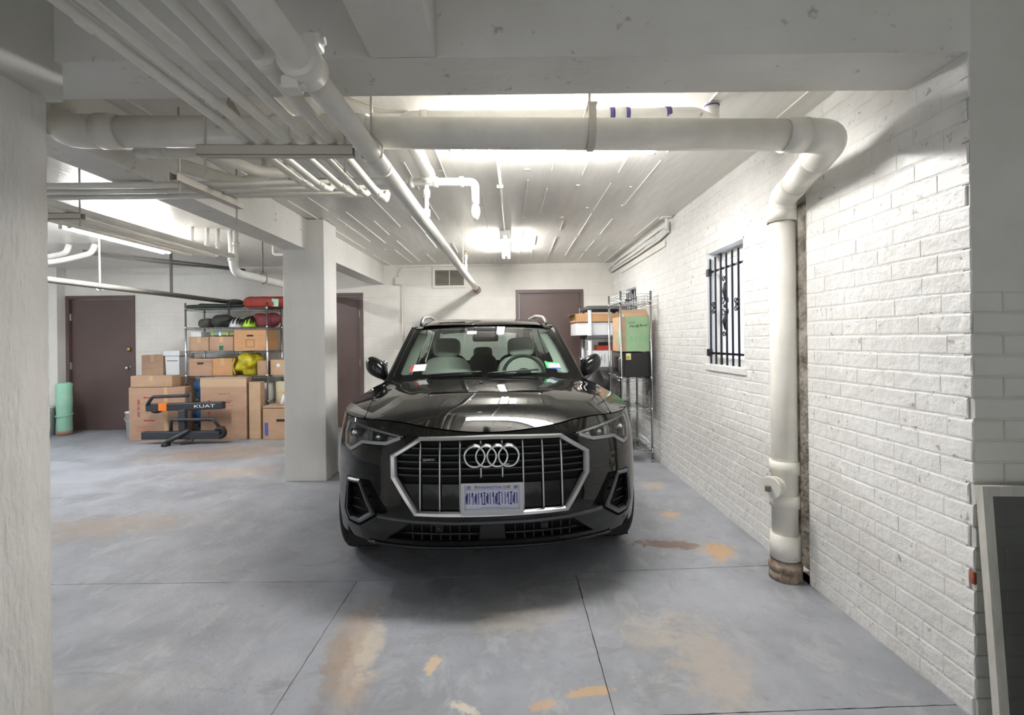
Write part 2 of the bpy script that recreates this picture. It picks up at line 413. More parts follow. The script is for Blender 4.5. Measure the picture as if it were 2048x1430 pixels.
MB().box(3.4, 3.7, -4.0, YF + 0.1, -0.1, 2.95).build('wall_near', m_dimplaster, kind='structure', label='shade toned white side wall beside the viewer', cat='wall')

# floor slabs with recessed joints
floor = MB().box(-8.2, 3.6, -4.2, YB + 0.2, -0.2, -0.012).build('floor', m_dark, kind='structure', label='worn grey painted concrete garage floor', cat='floor')
def cross(x): return 2.635 + 0.052 * (x + 0.9)
def slab(poly, seed):
    r = random.Random(seed); pts = []
    n = len(poly)
    for i in range(n):
        a, b = Vector(poly[i]), Vector(poly[(i + 1) % n]); L_ = (b - a).length; k = max(1, int(L_ / 0.035)); nn = Vector((-(b - a).y, (b - a).x)).normalized()
        for q in range(k): pts.append(a.lerp(b, q / k) + (nn * r.uniform(0.0, 0.0030) * (1 if r.random() < 0.5 else 0.25) if q else Vector((0, 0))))
    m_ = MB(); m_.prism([(p.x, p.y) for p in pts], -0.011, 0.0); return m_.build('floor_slab', m_floor, floor)
g = 0.0010
yj = 1.685
slab([(-8.2, -4.2), (-0.88 - g, -4.2), (-0.88 - g, cross(-0.88) - g), (-8.2, 2.62 - g)], 1)
slab([(-0.88 + g, -4.2), (0.355 - g, -4.2), (0.355 - g, cross(0.355) - g), (-0.88 + g, cross(-0.88) - g)], 2)
slab([(0.355 + g, -4.2), (3.6, -4.2), (3.6, yj + 0.08 - g), (1.66, yj + 0.02 - g), (0.355 + g, yj - 0.02 - g)], 3)
slab([(0.355 + g, yj - 0.02 + g), (1.66, yj + 0.02 + g), (1.66, cross(1.66) - g), (0.355 + g, cross(0.355) - g)], 4)
slab([(-8.2, 2.62 + g), (-0.88 - g, cross(-0.88) + g), (1.9, cross(1.9) + g), (1.9, YB + 0.15), (-8.2, YB + 0.15)], 5)

# ceiling of the bay, board seams standing proud of it
ceiling = MB().box(-8.2, 1.9, 1.88, YB + 0.2, ZC, ZC + 0.25).build('ceiling', m_ceil, kind='structure', label='glossy white board formed concrete ceiling over the bay', cat='ceiling')
sr = random.Random(3); x = -1.86
while x < 1.55:
    y = 1.9 + sr.uniform(0, 0.5)
    while y < YB - 0.2:
        L_ = sr.uniform(0.35, 1.5); y1 = min(y + L_, YB - 0.02); w_ = sr.uniform(0.0015, 0.004)
        if sr.random() < 0.72:
            dx = sr.uniform(-0.01, 0.01)
            MB().add([(x - w_, y, ZC + 0.001), (x + w_, y, ZC + 0.001), (x + w_ * 0.6, y, ZC - 0.006), (x - w_ * 0.6, y, ZC - 0.006), (x - w_ + dx, y1, ZC + 0.001), (x + w_ + dx, y1, ZC + 0.001), (x + w_ * 0.6 + dx, y1, ZC - 0.006), (x - w_ * 0.6 + dx, y1, ZC - 0.006)],
                     [(0, 1, 2, 3), (4, 7, 6, 5), (0, 4, 5, 1), (1, 5, 6, 2), (2, 6, 7, 3), (3, 7, 4, 0)]).build('board_seam', m_seam, ceiling)
        y = y1 + sr.uniform(0.05, 0.5)
    x += sr.choice((0.16, 0.2, 0.24))
dr = random.Random(9)
for k in range(46):
    x, y, s_ = dr.uniform(-1.7, 1.45), dr.uniform(2.5, 7.1), dr.uniform(0.006, 0.016)
    MB().ellipsoid((x, y, ZC), (s_ * dr.uniform(0.6, 2.2), s_, 0.006), 8, 4).build('paint_drip', m_seam, ceiling)
MB().box(-8.4, 3.7, -4.0, YF + 0.05, 2.86, 3.1).build('ceiling_near', m_dimplaster, kind='structure', label='shade toned white slab ceiling above the viewer', cat='ceiling')

# beams and columns
MB().box(-8.2, XR + 0.008, YF, 1.88, ZS, 2.95).build('cross_beam', m_plaster, kind='structure', label='white concrete cross beam over the front of the bay', cat='beam')
MB().box(-0.475, -0.25, -4.0, YF - 0.004, ZS, 2.95).build('near_beam', m_plaster, kind='structure', label='white concrete beam running from the cross beam over the viewer', cat='beam')
MB().box(-2.15, -1.575, -4.0, 1.66, 2.20, 2.95).build('near_left_beam', m_dimplaster, kind='structure', label='deep shade toned white beam above the rough left pillar', cat='beam')
mb = MB()
ny_, nz_ = 10, 60; pr = random.Random(5)
xs_ = [(-1.61, 1.635), (-1.61, 1.53), (-1.61, 1.42), (-1.61, 1.31), (-1.61, 1.20), (-1.80, 1.20), (-2.05, 1.20), (-2.05, 1.635)]
vs = []; 
for i in range(nz_ + 1):
    for (x, y) in xs_:
        vs.append((x + pr.uniform(-0.0018, 0.0018), y + pr.uniform(-0.0018, 0.0018), 2.20 * i / nz_))
n8 = len(xs_)
mb.add(vs, [(i * n8 + k, i * n8 + (k + 1) % n8, (i + 1) * n8 + (k + 1) % n8, (i + 1) * n8 + k) for i in range(nz_) for k in range(n8)], True)
mb.build('rough_pillar', m_rough, kind='structure', label='rough board formed pillar at the near left edge', cat='pillar')
MB().box(-2.20, -1.97, 1.885, YB - 0.003, 2.245, ZC - 0.001).build('side_beam', m_plaster, kind='structure', label='white concrete beam running to the back wall above the column', cat='beam')
mb = MB(); mb.cbox((-2.0, 4.70, 1.268), (0.40, 0.32, 2.536), 0.006)
mb.build('concrete_column', m_column, kind='structure', label='square white concrete column left of the car', cat='column')

# doors
def door(n, x0, x1, zt, hinge_right, label, knob=None, deadbolt=False):
    d = thing('door_%d' % n, label, 'door', (0, 0, 0), kind='structure')
    f = 0.052; y0, y1 = YB - 0.012, YB + 0.12
    mb = MB(); mb.box(x0, x0 + f, y0, y1, 0, zt); mb.box(x1 - f, x1, y0, y1, 0, zt); mb.box(x0 + f, x1 - f, y0, y1, zt - f, zt)
    mb.build('door_frame', m_frame, d)
    MB().cbox(((x0 + x1) / 2, YB + 0.055, (zt - f) / 2), (x1 - x0 - 2 * f - 0.012, 0.045, zt - f - 0.014), 0.003).build('door_leaf', m_door, d)
    hx = x1 - f if hinge_right else x0 + f
    for hz in (1.78, 1.02, 0.25):
        MB().cbox((hx, YB + 0.018, hz), (0.022, 0.028, 0.11), 0.004).build('hinge', m_steel, d)
    kx = x0 + f + 0.07 if hinge_right else x1 - f - 0.07
    Mk = Matrix.Translation((kx, YB + 0.033, 0.98)) @ Matrix.Rotation(R(90), 4, 'X')
    MB().lathe([(0.0, 0.075), (0.022, 0.072), (0.03, 0.055), (0.026, 0.04), (0.012, 0.03), (0.012, 0.012), (0.034, 0.008), (0.036, 0.0)], 18, Mk).build('door_knob', m_chrome, d)
    if deadbolt:
        MB().lathe([(0.0, 0.03), (0.026, 0.028), (0.033, 0.015), (0.035, 0.0)], 18, Matrix.Translation((kx, YB + 0.033, 1.27)) @ Matrix.Rotation(R(90), 4, 'X')).build('deadbolt', m_brass, d)
    return d
door(1, *DOORS[0], False, 'brown metal door at the far left with a brass deadbolt', deadbolt=True)
door(2, *DOORS[1], True, 'brown metal door half hidden behind the white column')
door(3, *DOORS[2], True, 'brown metal door behind the car roof, beside the right hand shelves')

# barred windows in the brick wall
def spiral(mb, c, sy, sz, r0=0.02, r=0.0042):
    pts = []
    for k in range(15):
        a = k / 14 * 2.1 * PI; q = r0 * (1 - 0.55 * k / 14)
        pts.append((c[0], c[1] + sy * (q * math.cos(a) - r0 * 0.0), c[2] + sz * q * math.sin(a)))
    mb.tube(pts, r, 7)
def window(n, wy0, wy1, wz0, wz1, where):
    w = thing('window_%d' % n, 'frosted window set in the brick wall ' + where, 'window', (0, 0, 0), kind='structure')
    mb = MB(); t = 0.03
    mb.box(XR + 0.002, 1.80, wy0 - 0.001, wy0 + 0.012, wz0, wz1); mb.box(XR + 0.002, 1.80, wy1 - 0.012, wy1 + 0.001, wz0, wz1)
    mb.box(XR + 0.002, 1.80, wy0, wy1, wz1 - 0.012, wz1 + 0.001); mb.build('jamb_lining', m_fixture, w)
    mb = MB(); mb.cbox((XR + 0.05, (wy0 + wy1) / 2, wz0 - 0.018), (0.13, wy1 - wy0 + 0.05, 0.05), 0.006); mb.build('window_sill', m_wall, w)
    mb = MB(); y0, y1 = wy0 + 0.012, wy1 - 0.012; z0, z1 = wz0 + 0.007, wz1 - 0.012
    for (a, b, c, d) in ((y0, y0 + 0.05, z0, z1), (y1 - 0.05, y1, z0, z1), (y0, y1, z1 - 0.06, z1), (y0, y1, z0, z0 + 0.05)): mb.box(1.70, 1.74, a, b, c, d)
    mb.build('sash', m_fixture, w)
    MB().box(1.725, 1.732, y0 + 0.04, y1 - 0.04, z0 + 0.04, z1 - 0.05).build('pane', m_pane, w)
    gr = thing('window_grille', 'black iron bar grille with scrolls over the window ' + where, 'grille', (XR + 0.02, (wy0 + wy1) / 2, wz0), group=None)
    def P(mb, name): 
        o = mb.build(name, m_black, gr); o.location = (-gr.location.x, -gr.location.y, -gr.location.z); return o
    ys = [wy1 - 0.03 - k * (wy1 - wy0 - 0.05) / 6 for k in range(7)]; gx = XR + 0.018
    zb, zt = wz0 + 0.01, wz1 - 0.055
    for y in ys: P(MB().cbox((gx, y, (zb + zt) / 2), (0.013, 0.013, zt - zb), 0.002), 'bar')
    for z_ in (wz0 + 0.095, wz1 - 0.16): P(MB().cbox((gx + 0.012, (wy0 + wy1) / 2, z_), (0.006, wy1 - wy0 - 0.03, 0.018), 0.0015), 'rail')
    for z_ in (wz0 + 0.10, wz1 - 0.165): P(MB().cbox((gx - 0.004, wy1 - 0.012, z_), (0.03, 0.05, 0.06), 0.004), 'hinge_bracket')
    zm = (wz0 + wz1) / 2
    def scrolls(yc, zc_, r0=0.021):
        mb = MB()
        for sy in (-1, 1):
            for sz in (-1, 1):
                spiral(mb, (gx - 0.012, yc + sy * r0 * 1.05, zc_ + sz * r0 * 1.35), -sy, sz, r0)
        mb.cbox((gx - 0.012, yc, zc_), (0.014, 0.03, 0.026), 0.003); P(mb, 'scroll')
    scrolls(ys[1], zm, 0.02); scrolls(ys[5], zm, 0.02); scrolls(ys[3], zm, 0.029)
    for sg in (-1, 1):
        mb = MB(); q = [(0.0, 0.045), (0.006, 0.06), (0.02, 0.115), (0.007, 0.17), (0.0, 0.18)]
        mb.lathe([(a + 0.001, sg * b) for a, b in q], 8, Matrix.Translation((gx - 0.012, ys[3], zm))); P(mb, 'spear')
        mb = MB()
        for sy in (-1, 1): spiral(mb, (gx - 0.012, ys[3] + sy * 0.021, zm + sg * 0.205), -sy, sg, 0.021)
        P(mb, 'scroll')
window(1, *WIN[0], 'nearest the down pipe')
window(2, *WIN[1], 'behind the wire shelves')

# ------------------------------------------------------------------ the car (own coordinates: x to the right seen from the front, y from nose to tail)
m_paint = mat('black_car_paint', (0.004, 0.0042, 0.004, 1), 0.5, spec=0.0, coat=1.0, coatr=0.03, var=0.4, vscale=2.0, col2=(0.007, 0.007, 0.0065, 1))
m_gloss = mat('gloss_black_trim', (0.006, 0.006, 0.006, 1), 0.12)
m_matt = mat('matt_black_plastic', (0.012, 0.012, 0.013, 1), 0.55)
m_void = mat('grille_void', (0.004, 0.004, 0.004, 1), 0.8)
m_satin = mat('satin_aluminium', srgb(196, 196, 198), 0.32, metal=1.0)
m_greytrim = mat('grey_trim', srgb(92, 94, 98), 0.42, metal=0.6)
m_slat = mat('slat_edge', srgb(84, 86, 88), 0.25, metal=0.6)
m_lampglass = glass('lamp_cover_glass', (0.96, 0.97, 0.98, 1), 1.45)
m_windglass = glass('green_tinted_windscreen', (0.74, 0.86, 0.80, 1), 1.5)
m_sideglass = glass('tinted_side_glass', (0.42, 0.46, 0.45, 1), 1.5)
m_lampdark = mat('lamp_housing', srgb(150, 152, 156), 0.18, metal=0.9)
m_drl = mat('light_guide', srgb(238, 240, 244), 0.2, coat=0.5)
m_amber = mat('amber_reflector', srgb(206, 120, 60), 0.3)
m_tyre = mat('tyre_rubber', srgb(30, 30, 31), 0.75, bump=0.0008, bscale=80)
m_rim = mat('alloy_rim', srgb(160, 162, 166), 0.3, metal=1.0)
m_seat = mat('light_grey_leather', srgb(206, 206, 198), 0.5, var=0.2, vscale=10, bump=0.0008, bscale=120)
m_trim = mat('pale_cabin_trim', srgb(190, 192, 184), 0.7)
m_cabin = mat('dark_cabin_plastic', srgb(46, 46, 46), 0.6)
m_plate = mat('plate_face', srgb(214, 216, 236), 0.35)
m_platebar = mat('plate_navy', srgb(44, 48, 128), 0.45)
m_sticker_w = mat('white_sticker', srgb(232, 234, 236), 0.5)
m_sticker_r = mat('red_sticker', srgb(186, 60, 66), 0.5)
m_sticker_g = mat('green_sticker', srgb(70, 178, 110), 0.5)
m_sticker_b = mat('blue_sticker', srgb(60, 90, 160), 0.5)

def tab(*p):
    xs = [a for a, b in p]; ys = [b for a, b in p]; n = len(xs)
    d = [(ys[i + 1] - ys[i]) / (xs[i + 1] - xs[i]) for i in range(n - 1)]
    m = [d[0]] + [0 if d[i - 1] * d[i] <= 0 else 2 * d[i - 1] * d[i] / (d[i - 1] + d[i]) for i in range(1, n - 1)] + [d[-1]]
    def g(x):
        if x <= xs[0]: return ys[0] + m[0] * (x - xs[0])
        if x >= xs[-1]: return ys[-1] + m[-1] * (x - xs[-1])
        i = min(bisect.bisect_right(xs, x) - 1, n - 2); w = xs[i + 1] - xs[i]; t = (x - xs[i]) / w
        return (2 * t ** 3 - 3 * t * t + 1) * ys[i] + (t ** 3 - 2 * t * t + t) * w * m[i] + (-2 * t ** 3 + 3 * t * t) * ys[i + 1] + (t ** 3 - t * t) * w * m[i + 1]
    return g
c_zc = tab((0, .78), (.075, .862), (.12, .898), (.17, .936), (.21, .959), (.27, .976), (.5, 1.004), (.8, 1.034), (1.1, 1.060), (1.3, 1.075))
c_ws = tab((0, .70), (.3, .80), (.5, .86), (.72, .89), (.9, .88), (1.1, .84), (1.3, .80), (2, .79), (3.6, .80), (4.48, .74))
c_zs = tab((0, .80), (.3, .895), (.5, .925), (.75, .95), (.95, .972), (1.2, 1.015), (1.5, 1.035), (4.4, 1.08))
c_wm = tab((.3, .905), (.5, .915), (.75, .925), (.9, .928), (1.3, .905), (2.5, .9), (3.5, .925), (4.0, .92), (4.48, .86))
c_y0 = tab((.16, .12), (.24, .07), (.30, .03), (.38, .0), (.5, -.01), (.6, 0), (.72, .012), (.82, .045), (.87, .080), (.92, .118))
C_ZB, C_YJ, C_N = .2, .74, 2.5
smst = lambda t: 0 if t <= 0 else 1 if t >= 1 else t * t * (3 - 2 * t)
def c_H(x, y):
    s = abs(x) / c_ws(y)
    return c_zs(y) + (c_zc(y) - c_zs(y)) * (1 - s ** 2.4)
def c_hood(x, y):
    a = smst((y - .14) / .35)
    return c_H(x, y) + 0.010 * a * smst((.36 + .17 * y - abs(x)) / .07)
def c_S(y, z):
    p = (z - C_ZB) / (c_zs(y) - C_ZB)
    g = 1 - ((p - .55) / .45) ** 2 if p > .55 else 1 - .35 * ((.55 - p) / .55) ** 2
    return c_ws(y) + (c_wm(y) - c_ws(y)) * g
def c_F(x, z):
    a = c_S(C_YJ, z); r = min(abs(x) / a, 1)
    return c_y0(z) + (C_YJ - c_y0(z)) * (1 - (1 - r ** C_N) ** (1 / C_N))
def c_fmap(ph, z):
    a = c_S(C_YJ, z); q = min(abs(ph), PI / 2); y0 = c_y0(z)
    return Vector((math.copysign(a * math.sin(q) ** (2 / C_N), ph), y0 + (C_YJ - y0) * (1 - max(0, math.cos(q)) ** (2 / C_N)), z))
def c_phi(x, z):
    a = c_S(C_YJ, z); return math.copysign(math.asin(min(1, abs(x) / a) ** (C_N / 2)), x)
def c_ztop(ph):
    z = .86
    for _ in range(60):
        p = c_fmap(ph, z); z += 0.4 * (c_H(p.x, p.y) - z)
    return z

def resample(poly, step):
    out = []; n = len(poly)
    for i in range(n):
        a, b = poly[i], poly[(i + 1) % n]; L_ = math.hypot(b[0] - a[0], b[1] - a[1]); k = max(1, int(L_ / step + .5))
        out += [(a[0] + (b[0] - a[0]) * q / k, a[1] + (b[1] - a[1]) * q / k) for q in range(k)]
    return out
def inside(poly, x, y):
    r = False; n = len(poly); j = n - 1
    for i in range(n):
        xi, yi = poly[i]; xj, yj_ = poly[j]
        if (yi > y) != (yj_ > y) and x < (xj - xi) * (y - yi) / (yj_ - yi) + xi: r = not r
        j = i
    return r
def surf(outer, holes, f, du, dv, step):
    """triangulated patch of the surface f(u,v) inside outline, outside holes"""
    loops = [resample(outer, step)] + [resample(h, step) for h in holes]
    pts = []; edges = []; cell = {}
    for lp in loops:
        o = len(pts); pts += lp; edges += [(o + i, o + (i + 1) % len(lp)) for i in range(len(lp))]
    key = lambda p: (int(p[0] / du + 1000), int(p[1] / dv + 1000))
    for p in pts: cell.setdefault(key(p), []).append(p)
    u0, u1 = min(p[0] for p in outer), max(p[0] for p in outer); v0, v1 = min(p[1] for p in outer), max(p[1] for p in outer)
    nu, nv = int((u1 - u0) / du) + 1, int((v1 - v0) / dv) + 1
    for i in range(nu + 1):
        for j in range(nv + 1):
            p = (u0 + (i + (0.25 if j % 2 else -0.25)) * du, v0 + j * dv)
            if not inside(outer, *p) or any(inside(h, *p) for h in holes): continue
            k = key(p); near = False
            for a in (-1, 0, 1):
                for b in (-1, 0, 1):
                    for q in cell.get((k[0] + a, k[1] + b), ()):
                        if abs(q[0] - p[0]) < du * .45 and abs(q[1] - p[1]) < dv * .45: near = True
            if not near: pts.append(p)
    V, E_, Fc, *_ = delaunay_2d_cdt([Vector(p) for p in pts], edges, [], 0, 1e-7)
    fs = []
    for t in Fc:
        cx = sum(V[i].x for i in t) / 3; cy = sum(V[i].y for i in t) / 3
        if inside(outer, cx, cy) and not any(inside(h, cx, cy) for h in holes): fs.append(tuple(t))
    used = sorted({i for t in fs for i in t}); ix = {k: n for n, k in enumerate(used)}
    return MB().add([f(V[i].x, V[i].y) for i in used], [tuple(ix[i] for i in t) for t in fs], True)
def grid(f, nu, nv):
    vs = [f(i / nu, j / nv) for j in range(nv + 1) for i in range(nu + 1)]
    return MB().add(vs, [(j * (nu + 1) + i, j * (nu + 1) + i + 1, (j + 1) * (nu + 1) + i + 1, (j + 1) * (nu + 1) + i) for j in range(nv) for i in range(nu)], True)
mirror = lambda poly: [(-x, z) for x, z in poly][::-1]
full = lambda half: half + [(-x, z) for x, z in half[::-1] if abs(x) > 1e-6]

def build_car():
    car = thing('car', 'black compact SUV with an octagonal chrome framed grille parked in the bay', 'car', (-0.105, 2.39, 0), R(4.1))
    B = lambda mb, name, m, parent=car, fix=True, **k: mb.build(name, m, parent, fix, **k)
    toP = lambda poly: [(c_phi(x, z), z) for x, z in resample(poly, 0.02)]
    fm = lambda off: (lambda ph, z: c_fmap(ph, z) + Vector((0, off, 0)))
    G_OUT = full([(0, .85), (.375, .843), (.53, .748), (.527, .637), (.40, .451), (0, .447)])
    G_IN = full([(0, .823), (.358, .819), (.492, .740), (.488, .642), (.378, .477), (0, .474)])
    LAMP = [(.44, .842), (.60, .869), (.72, .888), (.822, .900), (.842, .84), (.828, .752), (.765, .738), (.735, .755), (.70, .785), (.553, .79)]
    INT = [(.79, .605), (.64, .612), (.535, .457), (.608, .425), (.712, .35), (.79, .352), (.822, .41)]
    LOW = [(.43, .405), (.55, .312), (-.55, .312), (-.43, .405)]
    # wheel arch cut through the bumper corner
    WC, WR_ = (.82, .345), .392
    arch = []
    for k in range(22):
        a = R(90 + 90 * k / 21 + 0); y, z = WC[0] + WR_ * math.cos(a), WC[1] + WR_ * math.sin(a)
        if y < C_YJ - .003:
            t = 1 - (y - c_y0(z)) / (C_YJ - c_y0(z)); arch.append((math.acos(max(0, min(1, t ** (C_N / 2)))), z))
    zlow = .272
    arch += [(arch[-1][0], zlow - .02), (PI / 2 + .01, zlow - .02), (PI / 2 + .01, arch[0][1])]
    n = 90
    top = [(-PI / 2 + PI * i / n, c_ztop(-PI / 2 + PI * i / n) - .003) for i in range(n + 1)]
    outer = top[::-1] + [(-PI / 2, .5), (-PI / 2, zlow)] + [(-PI / 2 + PI * i / 30, zlow) for i in range(1, 30)] + [(PI / 2, zlow), (PI / 2, .5)]
    # arches lie on the outline: treat them as cut away by the inside test
    holes = [toP(G_OUT), toP(LAMP), toP(mirror(LAMP)), toP(INT), toP(mirror(INT)), toP(LOW)]
    arch_l = [(-p, z) for p, z in arch][::-1]
    def clip(pl, s):  # keep the arch strictly inside the outline so that its edge is a clean constraint
        return [(s * min(abs(p), PI / 2 - .004), max(z, zlow + .003)) for p, z in pl]
    mb = surf(outer, holes + [clip(arch, 1), clip(arch_l, -1)], fm(0), .035, .014, .02)
    B(mb, 'front_bumper', m_paint)
    # rim of each opening runs inwards, so that the bumper has depth
    def rim(poly, d, name, m, ins=0.0):
        lp = toP(poly); vs = [c_fmap(*p) for p in lp] + [c_fmap(*p) + Vector((0, d, 0)) for p in lp]; k = len(lp)
        B(MB().add(vs, [(i, (i + 1) % k, k + (i + 1) % k, k + i) for i in range(k)], True), name, m)
    # grille
    lo, li = resample(G_OUT, .03), None
    def ring(polyA, polyB, fa, fb, mid):
        k = len(polyA); m_ = 14; A, Bq = [], []
        for i in range(k):
            for q in range(m_):
                u = q / m_
                A.append(tuple(polyA[i][c] * (1 - u) + polyA[(i + 1) % k][c] * u for c in (0, 1)))
                Bq.append(tuple(polyB[i][c] * (1 - u) + polyB[(i + 1) % k][c] * u for c in (0, 1)))
        K = len(A); vs = []
        for row in ((A, 0, fa + .02), (A, 0, fa), (A, mid, fa - .016), (A, .72, fa - .013), (A, 1, fb), (A, 1, fb + .035)):
            for a, b in zip(A, Bq):
                x = a[0] + (b[0] - a[0]) * row[1]; z = a[1] + (b[1] - a[1]) * row[1]; vs.append((x, c_F(x, z) + row[2], z))
        return MB().add(vs, [(r_ * K + i, r_ * K + (i + 1) % K, (r_ + 1) * K + (i + 1) % K, (r_ + 1) * K + i) for r_ in range(5) for i in range(K)], False)
    grille = B(surf(toP(G_IN), [], fm(.055), .05, .02, .02), 'grille', m_void)
    B(ring(G_OUT, G_IN, .002, .004, .22), 'grille_frame', m_satin)
    def xlim(z):
        xs = []
        for i in range(len(G_IN)):
            a, b = G_IN[i], G_IN[(i + 1) % len(G_IN)]
            if (a[1] - z) * (b[1] - z) < 0: xs.append(abs(a[0] + (b[0] - a[0]) * (z - a[1]) / (b[1] - a[1])))
        return max(xs)
    def zlim(x):
        zs = []
        for i in range(len(G_IN)):
            a, b = G_IN[i], G_IN[(i + 1) % len(G_IN)]
            if (a[0] - x) * (b[0] - x) < 0: zs.append(a[1] + (b[1] - a[1]) * (x - a[0]) / (b[0] - a[0]))
        return min(zs), max(zs)
    for z in (.785, .752, .718, .685, .651):
        xl = xlim(z) - .004
        vs = []; K = 24
        for i in range(K + 1):
            x = -xl + 2 * xl * i / K; y = c_F(x, z)
            vs += [(x, y + .012, z - .0035), (x, y + .012, z + .0035), (x, y + .05, z + .006), (x, y + .05, z - .006)]
        B(MB().add(vs, [(4 * i + a, 4 * i + (a + 1) % 4, 4 * i + 4 + (a + 1) % 4, 4 * i + 4 + a) for i in range(K) for a in range(4)]), 'grille_slat', m_slat, grille)
    for s in (-1, 1):
        for x0, x1 in ((.006, .0), (.165, .262), (.268, .362), (.370, .44)):
            if x1 == 0: continue
            zt = .607; zb = max(zlim(min(x1, .44))[0] + .004, .482)
            poly = [(s * x0, zb), (s * x1, zb), (s * x1, zt), (s * x0, zt)]
            if x1 == .44: poly = [(s * .370, .482), (s * .382, .482), (s * .44, .57), (s * .463, .607), (s * .370, .607)]
            B(surf(toP(poly), [], fm(.016), .05, .02, .03), 'grille_panel', m_gloss, grille)
    for x in (.055, .162, .265, .366):
        for s in (-1, 1):
            z0, z1 = zlim(x)
            segs = [(z0, z1)] if x > .1 else [(.806, z1), (.640, .697)]
            for a, b in segs:
                B(MB().tube([(s * x, c_F(x, a + (b - a) * q / 8) + .002, a + (b - a) * q / 8) for q in range(9)], .0052, 8), 'grille_bar', m_satin, grille)
    # four rings
    em = thing_child('ring_emblem', car)
    for k in range(4):
        cx = (k - 1.5) * .0577; zc = .752; vs = []; sg = 36; tk = 10
        for i in range(sg):
            a = 2 * PI * i / sg
            for j in range(tk):
                b = 2 * PI * j / tk; rr = .0515 + .0062 * math.cos(b)
                vs.append((cx + rr * math.cos(a), c_F(0, zc) - .022 + .008 * math.sin(b) + .05 * (rr * math.sin(a)) * .9, zc + rr * math.sin(a)))
        B(MB().add(vs, [(i * tk + j, ((i + 1) % sg) * tk + j, ((i + 1) % sg) * tk + (j + 1) % tk, i * tk + (j + 1) % tk) for i in range(sg) for j in range(tk)], True), 'ring', m_chrome, em)
        Mr = Matrix.Translation((cx, c_F(0, zc) + .006, zc)) @ Matrix.Rotation(R(90 + 3), 4, 'X')
        B(MB().lathe([(.045, .0), (.046, .022), (.058, .022), (.061, 0)], 32, Mr), 'ring_base', m_gloss, em)
    MBADGE = Matrix.Translation((-.323, c_F(.323, .735) - .001, .735)) @ Matrix.Rotation(R(-6), 4, 'Z') @ FACE_CAM
    B(MB().cbox((-.323, c_F(.323, .735) + .006, .735), (.082, .008, .018), .002), 'badge', m_gloss)
    text('quattro', .019, 'badge_lettering', m_satin, car, MBADGE)
    # licence plate
    pl = thing_child('licence_plate', car)
    Mp = Matrix.Translation((0.0, -.030, .545)) @ Matrix.Rotation(R(-3), 4, 'X') @ Matrix.Rotation(R(0.6), 4, 'Y')
    fr = MB(); slab_with_holes(fr, 'y', -.006, .006, -.158, .158, -.080, .080, [(-.138, .138, -.050, .068)])
    fr.v = [tuple(Mp @ Vector(v)) for v in fr.v]; B(fr, 'plate_frame', m_satin, pl)
    bk = MB().cbox((0, .008, 0), (.30, .006, .15), .002); bk.v = [tuple(Mp @ Vector(v)) for v in bk.v]; B(bk, 'plate_bracket', m_matt, pl)
    pf = MB().cbox((0, .002, .009), (.278, .003, .120), .001); pf.v = [tuple(Mp @ Vector(v)) for v in pf.v]; B(pf, 'plate_face', m_plate, pl)
    text('WASHINGTON, DC', .0178, 'plate_heading', m_platebar, pl, Mp @ Matrix.Translation((0.003, -.0002, .0555)) @ FACE_CAM, sx=1.0)
    r = random.Random(12)
    gl = MB(); x = -.128; k = 0
    def stroke(pts, w):
        q = [Mp @ Vector((a, -.0004, b)) for a, b in pts]; 
        for a, b in zip(pts, pts[1:]):
            d = Vector((b[0] - a[0], b[1] - a[1])); nn = Vector((-d.y, d.x)).normalized() * w / 2; dd = d.normalized() * w * .3
            A = [(a[0] - dd.x + nn.x, a[1] - dd.y + nn.y), (b[0] + dd.x + nn.x, b[1] + dd.y + nn.y), (b[0] + dd.x - nn.x, b[1] + dd.y - nn.y), (a[0] - dd.x - nn.x, a[1] - dd.y - nn.y)]
            gl.add([Mp @ Vector((p[0], -.0005, p[1])) for p in A], [(0, 1, 2, 3)])
    shapes = {'j': [(-.3, .1), (-.1, .45), (.1, .4), (.15, -.3), (.3, -.5)], 'i': [(0, .45), (.05, -.45)], 't': [(-.4, .45), (.4, .45), (0, .42), (0, -.45), (-.4, -.48), (.4, -.48)], 'u': [(-.35, .2), (-.25, -.4), (.05, -.1), (.1, .4), (.35, .3), (.3, -.45)]}
    for ch in 'uijuijTuijuTiijTui':
        pts = [(x + a * .012 + r.uniform(-.001, .001), .003 + b * .062 + r.uniform(-.002, .002)) for a, b in shapes[ch.lower()]]
        stroke(pts, .0042 if ch != 'T' else .0052); x += .0148
    B(gl, 'plate_characters', m_platebar, pl, False)
    ln = MB()
    for z_, a, b in ((.044, -.136, .136), (-.043, -.06, .09)): ln.add([Mp @ Vector(p) for p in ((a, -.0003, z_), (b, -.0003, z_), (b, -.0003, z_ + .0012), (a, -.0003, z_ + .0012))], [(0, 1, 2, 3)])
    for sx in (-1, 1):
        for q in range(4): ln.add([Mp @ Vector(p) for p in ((sx * .118 - .010, -.0003, .050 + q * .004), (sx * .118 + .010, -.0003, .050 + q * .004), (sx * .118 + .009, -.0003, .052 + q * .004), (sx * .118 - .009, -.0003, .052 + q * .004))], [(0, 1, 2, 3)])
    B(ln, 'plate_rules', m_platebar, pl, False)
    for sx in (-1, 1): B(MB().lathe([(0, .004), (.005, .003), (.007, 0)], 12, Mp @ Matrix.Translation((sx * .083, 0, .058)) @ Matrix.Rotation(R(90), 4, 'X')), 'plate_screw', m_brass, pl)
